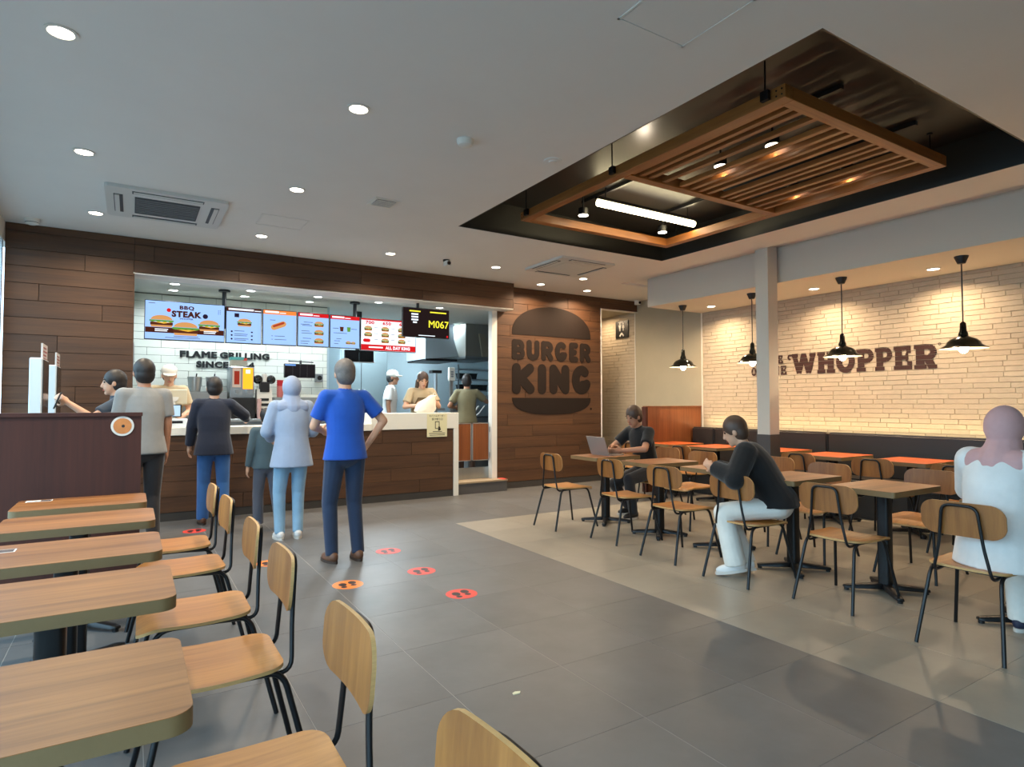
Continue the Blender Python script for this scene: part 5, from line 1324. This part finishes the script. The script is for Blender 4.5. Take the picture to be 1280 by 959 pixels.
        mb = MB(); mb.ball(h(-0.006, 0, 0.055), (0.108 * s, 0.094 * s, 0.085 * s), 20, 12, hd); M4 = Matrix.Translation(h(0.06, 0, 0.03)) @ hd.to_4x4()
        mb.prism([(0.0, -0.075 * s), (0.06 * s, -0.065 * s), (0.1 * s, -0.03 * s), (0.105 * s, 0.0), (0.1 * s, 0.03 * s), (0.06 * s, 0.065 * s), (0.0, 0.075 * s)], -0.008, 0.010, M4)
        fuse(mb, 'staff_cap', 0.008, 2, 0.5, mat('cap_white', rgb(222, 216, 204), 0.8), root)
    elif hair == 'hijab':
        mb.ball(h(-0.025, 0, 0.015), (0.108 * s, 0.098 * s, 0.125 * s), 20, 14, hd); cap(mb, h(-0.01, 0, -0.10), q(-0.01, 0, 0.46), 0.092 * s, 0.12 * s); cap(mb, q(-0.02, 0.1, 0.47), q(-0.02, -0.1, 0.47), 0.085 * s, 0.085 * s)
        fuse(mb, 'head_scarf', 0.009, 4, 0.5, hair_m, root)
    # --- top
    e = 0.013 + puff
    mb = MB()
    cap(mb, sh[1], sh[-1], (0.055 + e * 0.8) * s, (0.055 + e * 0.8) * s)
    rg = []
    for u, a_, b_ in ((0.525, 0.05, 0.085), (0.50, 0.068, 0.125), (0.46, 0.086, 0.152), (0.40, 0.100, 0.160), (0.32, 0.110, 0.158), (0.24, 0.106, 0.150), (0.15, 0.104, 0.146), (0.06, 0.113, 0.160), (0.0, 0.121, 0.172), (-0.06 - hem, 0.126 + max(hem, 0) * 0.15, 0.182 + max(hem, 0) * 0.2)):
        if u >= 0:
            rg.append([q((a_ + e) * math.cos(2 * PI * k / 22), (b_ + e) * math.sin(2 * PI * k / 22), u) for k in range(22)])
        else:
            c0 = P + Vector((0, 0, u * s)); rg.append([c0 + Vector(((a_ + e) * s * math.cos(2 * PI * k / 22), (b_ + e) * s * math.sin(2 * PI * k / 22), 0)) for k in range(22)])
    mb.rings(rg[::-1])
    cap(mb, q(0.0, 0, 0.46), q(0.005, 0, 0.525), 0.07 * s, 0.062 * s)
    for k in (1, -1):
        if sleeve == 'short':
            m_ = sh[k].lerp(EL[k], 0.72); cap(mb, sh[k], sh[k].lerp(EL[k], 0.4), (0.055 + e) * s, (0.053 + e) * s); flatcap(mb, sh[k].lerp(EL[k], 0.2), m_, (0.054 + e) * s, (0.056 + e) * s)
        else:
            cap(mb, sh[k], EL[k], (0.053 + e) * s, (0.044 + e) * s); flatcap(mb, EL[k].lerp(sh[k], 0.05), EL[k].lerp(WR[k], 0.93), (0.043 + e) * s, (0.034 + e * 0.8) * s); mb.ball(EL[k], (0.044 + e) * s)
    fuse(mb, 'jacket' if puff > 0.01 else 'shirt', 0.010, 3, 0.45, top, root)
    if apron:
        mb = MB(); rg = []
        for u in (0.40, 0.25, 0.1, 0.0, -0.25, -0.42):
            ww = 0.09 if u > 0.3 else 0.16; rg.append([q(0.135 + e + (0.0 if kk < 5 else -0.012) - 0.35 * abs(yy) ** 1.6, yy, u) for kk, yy in enumerate([-ww, -ww / 2, 0, ww / 2, ww, ww, ww / 2, 0, -ww / 2, -ww])])
        mb.rings(rg).build('apron', apron, root, 60)
    # --- trousers
    mb = MB()
    mb.ball(P + Vector((0, 0, -0.01 * s)), (0.122 * s, 0.162 * s, 0.125 * s), 18, 12)
    for k in (1, -1):
        cap(mb, hp[k], KN[k], 0.094 * s, (0.068 + wide * 0.4) * s); cap(mb, KN[k], KN[k].lerp(AN[k], 0.3), (0.068 + wide * 0.4) * s, (0.062 + wide * 0.6) * s); flatcap(mb, KN[k].lerp(AN[k], 0.02), AN[k] + (AN[k] - KN[k]).normalized() * 0.015 * s, (0.066 + wide * 0.4) * s, (0.054 + wide) * s)
    fuse(mb, 'trousers', 0.010, 2, 0.45, trousers, root)
    # --- shoes
    for k in (1, -1):
        td = Vector((*toes.get(k, (1, k * 0.12)), -foot_lift[0 if k > 0 else 1] * 5)).normalized(); sd = Vector((0, 0, 1)).cross(td).normalized(); uu = td.cross(sd)
        base = AN[k] - uu * 0.075 * s; F3 = Matrix((td, sd, uu)).transposed()
        mb = MB(); mb.ball(base + F3 @ Vector((0.045 * s, 0, 0.035 * s)), (0.125 * s, 0.046 * s, 0.042 * s), 16, 10, F3); mb.ball(base + F3 @ Vector((-0.02 * s, 0, 0.05 * s)), (0.06 * s, 0.042 * s, 0.05 * s), 14, 10, F3)
        sho = fuse(mb, 'shoe', 0.009, 2, 0.6, shoes, root)
        M4 = Matrix.Translation(base) @ F3.to_4x4()
        MB().prism([(0.045 * s + 0.13 * s * math.cos(2 * PI * j / 20), (0.047 - 0.006 * math.cos(2 * PI * j / 20 + PI)) * s * math.sin(2 * PI * j / 20)) for j in range(20)], 0.0, 0.022 * s, M4).build('sole', mat('shoe_sole', rgb(206, 202, 194), 0.6) if shoes.name != 'shoe_brown' else mat('shoe_sole_dark', rgb(60, 44, 34), 0.6), sho, 40)
    return root, WR, sh, P, T
C_NAVY = cloth('navy', rgb(36, 42, 58)); C_JEANS = cloth('jeans_blue', rgb(62, 108, 168)); C_PALEJ = cloth('pale_jeans', rgb(138, 176, 204)); C_PALETOP = cloth('pale_blue_grey', rgb(150, 166, 190)); C_GREYT = cloth('grey_trousers', rgb(88, 92, 104)); C_TEAL = cloth('dark_teal', rgb(74, 92, 100))
C_BLUE = cloth('royal_blue', rgb(34, 84, 178)); C_DENIM = cloth('dark_denim', rgb(42, 56, 80)); C_BLACK = cloth('black', rgb(30, 30, 31)); C_DARKT = cloth('dark_trousers', rgb(48, 46, 48)); C_GREYTOP = cloth('grey_top', rgb(146, 146, 144)); C_WHITE = cloth('white_cotton', rgb(224, 222, 218)); C_BEIGE = cloth('beige_uniform', rgb(184, 164, 132)); C_OLIVE = cloth('olive_uniform', rgb(132, 124, 96)); C_BROWNT = cloth('brown_trousers', rgb(64, 48, 40)); C_PINK = cloth('dusty_pink_scarf', rgb(204, 160, 158)); C_OFFW = cloth('off_white_trousers', rgb(222, 220, 212)); C_SLATE = cloth('slate_jacket', rgb(64, 74, 86)); C_APRON = cloth('brown_apron', rgb(108, 86, 58)); C_PBSCARF = cloth('pale_blue_scarf', rgb(150, 164, 190))
SH_WHITE = mat('shoe_white', rgb(222, 222, 220), 0.6); SH_BLACK = mat('shoe_black', rgb(30, 28, 28), 0.5); SH_BROWN = mat('shoe_brown', rgb(104, 70, 50), 0.5); SH_NAVY = mat('shoe_navy', rgb(34, 40, 64), 0.6)
HALF = PI / 2
person('standing person in a royal blue short-sleeved shirt, hand on hip, back turned', (1.56, 5.2, 0), HALF + R(4), 1.71, C_BLUE, C_DENIM, SH_BROWN, SKIN, 'short', HAIRG, 'short', 2, hands={-1: (0.05, -0.22, 0.98), 1: (0.30, 0.10, 1.10)}, poles={-1: (-0.4, -1, 0.05), 1: (-0.6, 0.8, -0.5)}, feet={1: (0.02, 0.105), -1: (-0.02, -0.11)}, group='customers at the counter')
person('standing person in pale blue clothes left of the person in blue', (1.36, 6.33, 0), HALF, 1.60, C_PALETOP, C_PALEJ, SH_WHITE, SKIN, 'hijab', C_PBSCARF, 'long', 3, hands={1: (0.25, 0.15, 0.98), -1: (0.25, -0.12, 1.0)}, feet={1: (0.03, 0.10), -1: (0.02, -0.07)}, puff=0.012, hem=0.10, group='customers at the counter')
person('small person in a dark top and grey trousers, mostly hidden by the pale blue clothes', (1.24, 6.98, 0), HALF + R(8), 1.28, C_TEAL, C_GREYT, SH_WHITE, SKIN, 'short', HAIR, 'long', 2, feet={1: (0.1, 0.05), -1: (-0.12, -0.11)}, wide=0.02, group='customers at the counter')
person('standing person in a navy jacket and blue jeans at the counter, back turned', (0.78, 7.5, 0), HALF - R(4), 1.63, C_NAVY, C_JEANS, SH_BROWN, SKIN, 'short', HAIR, 'long', 6, hands={-1: (0.44, -0.36, 1.16), 1: (0.2, 0.24, 0.86)}, poles={-1: (-0.3, -1, -0.6), 1: (-0.8, 0.6, -0.3)}, feet={1: (0.12, 0.10), -1: (0.0, -0.10)}, puff=0.012, hem=0.05, wide=0.012, group='customers at the counter')
person('standing person in a grey top and dark trousers beside the end of the partition', (0.10, 6.55, 0), HALF + R(14), 1.74, C_GREYTOP, C_DARKT, SH_BLACK, SKIN2, 'short', HAIR, 'short', 2, hands={1: (0.10, 0.21, 0.88), -1: (0.08, -0.21, 0.86)}, feet={1: (0.0, 0.09), -1: (0.0, -0.09)}, group='customers at the counter')
person('person in a slate jacket behind the partition, reaching out with a phone', (-0.03, 6.98, 0), PI + R(2), 1.66, C_SLATE, C_DARKT, SH_BLACK, SKIN, 'short', HAIR, 'short', 10, hands={1: (0.46, 0.17, 1.345), -1: (0.25, -0.15, 1.05)}, poles={1: (-0.1, 0.7, -1)}, group='customers at the counter')
t = thing('phone', 'black phone held out over the partition', 'phone', (-0.585, 6.785, 1.31), 0)
Mp = Matrix.Rotation(R(20), 4, 'Y') @ Matrix.Rotation(R(12), 4, 'X')
MB().box(-0.004, -0.038, -0.01, 0.004, 0.038, 0.14, Mp).build('case', M_BLACKP, t, bevel=0.003); MB().box(-0.0055, -0.034, -0.004, -0.004, 0.034, 0.134, Mp).build('screen', M_BLACKGLOSS, t)
SG = 'kitchen staff'
person('staff member in a beige uniform behind the till', (0.38, 8.585, ZK), -HALF, 1.64, C_BEIGE, C_BROWNT, SH_BLACK, SKIN, 'cap', HAIRB, 'short', 5, hands={1: (0.26, 0.14, 1.02), -1: (0.26, -0.14, 1.02)}, group=SG, head_pitch=14)
person('staff member with a beige uniform and brown apron packing a white bag', (3.77, 8.72, ZK), -HALF - R(8), 1.66, C_BEIGE, C_BROWNT, SH_BLACK, SKIN, 'long', HAIRB, 'short', 8, hands={1: (0.36, 0.10, 1.22), -1: (0.34, -0.16, 1.14)}, group=SG, head_pitch=18, apron=C_APRON)
person('staff member in an olive uniform reaching right, back turned', (4.84, 9.22, ZK), R(62), 1.66, C_OLIVE, C_BROWNT, SH_BLACK, SKIN2, 'short', HAIR, 'short', 3, hands={-1: (0.36, -0.30, 1.28), 1: (0.22, 0.20, 1.10)}, poles={-1: (-0.2, -0.8, -0.8)}, group=SG)
person('staff member in a white cap deep in the kitchen', (3.80, 10.15, ZK), R(-30), 1.74, C_WHITE, C_BROWNT, SH_BLACK, SKIN2, 'cap', HAIR, 'short', 4, group=SG)
t = thing('white_carry_bag', 'crumpled white carry bag on the raised counter ledge', 'bag', (3.62, 8.2, 1.207))
mb = MB(); rnd = random.Random(5); rg = []
for z, a_, b_, dx in ((0.0, 0.13, 0.08, 0.0), (0.04, 0.16, 0.095, 0.0), (0.10, 0.15, 0.09, 0.02), (0.16, 0.115, 0.065, 0.05), (0.215, 0.075, 0.04, 0.09), (0.25, 0.045, 0.025, 0.13)):
    rg.append([(dx + a_ * math.cos(2 * PI * k / 18) * (1 + rnd.uniform(-.10, .10)), b_ * math.sin(2 * PI * k / 18) * (1 + rnd.uniform(-.15, .15)), z + (rnd.uniform(-.015, .015) if z else 0)) for k in range(18)])
mb.rings(rg).build('bag_body', cloth('bag_white', rgb(228, 222, 206)), t, 30)
MB().tube(bend([(0.10, -0.02, 0.22), (0.14, -0.01, 0.30), (0.19, 0, 0.24)], 0.03), 0.006, 6).build('bag_handle', cloth('bag_white', rgb(228, 222, 206)), t)
DG = 'seated diners'
person('seated person in a black T-shirt working at the laptop', (5.27, 5.37, 0), PI, 1.70, C_BLACK, C_DARKT, SH_BLACK, SKIN2, 'short', HAIRB, 'short', 17, pelvis=0.555, hands={1: (0.50, 0.11, 0.80), -1: (0.50, -0.11, 0.80)}, poles={1: (-0.3, 1, -0.5), -1: (-0.3, -1, -0.5)}, feet={1: (0.30, 0.06), -1: (0.12, -0.20)}, group=DG, head_pitch=14)
person('seated person in a black jacket and white trousers, turned sideways on the chair', (4.25, 2.93, 0), R(124), 1.60, C_BLACK, C_OFFW, SH_WHITE, SKIN, 'short', HAIRB, 'long', 30, side=-3, pelvis=0.57, hands={1: (0.46, 0.14, 0.84), -1: (0.46, -0.10, 0.82)}, poles={1: (-0.4, 0.7, -0.5), -1: (-0.5, -1, -0.6)}, feet={1: (0.31, 0.13), -1: (0.25, -0.04)}, toes={1: (1, 0.1), -1: (1, -0.1)}, group=DG, puff=0.03, hem=-0.04, wide=0.035, head_pitch=10, foot_lift=(0.04, 0.02))
person('seated person in a white jacket and dusty pink head scarf', (4.075, 1.47, 0), R(-10), 1.64, C_WHITE, C_OFFW, SH_NAVY, SKIN, 'hijab', C_PINK, 'long', 8, pelvis=0.56, hands={1: (0.40, 0.12, 0.79), -1: (0.42, -0.14, 0.79)}, poles={1: (-0.3, 1, -0.6), -1: (-0.3, -1, -0.6)}, feet={1: (0.40, 0.10), -1: (0.36, -0.14)}, group=DG, puff=0.02, hem=0.07, wide=0.02, head_pitch=8)
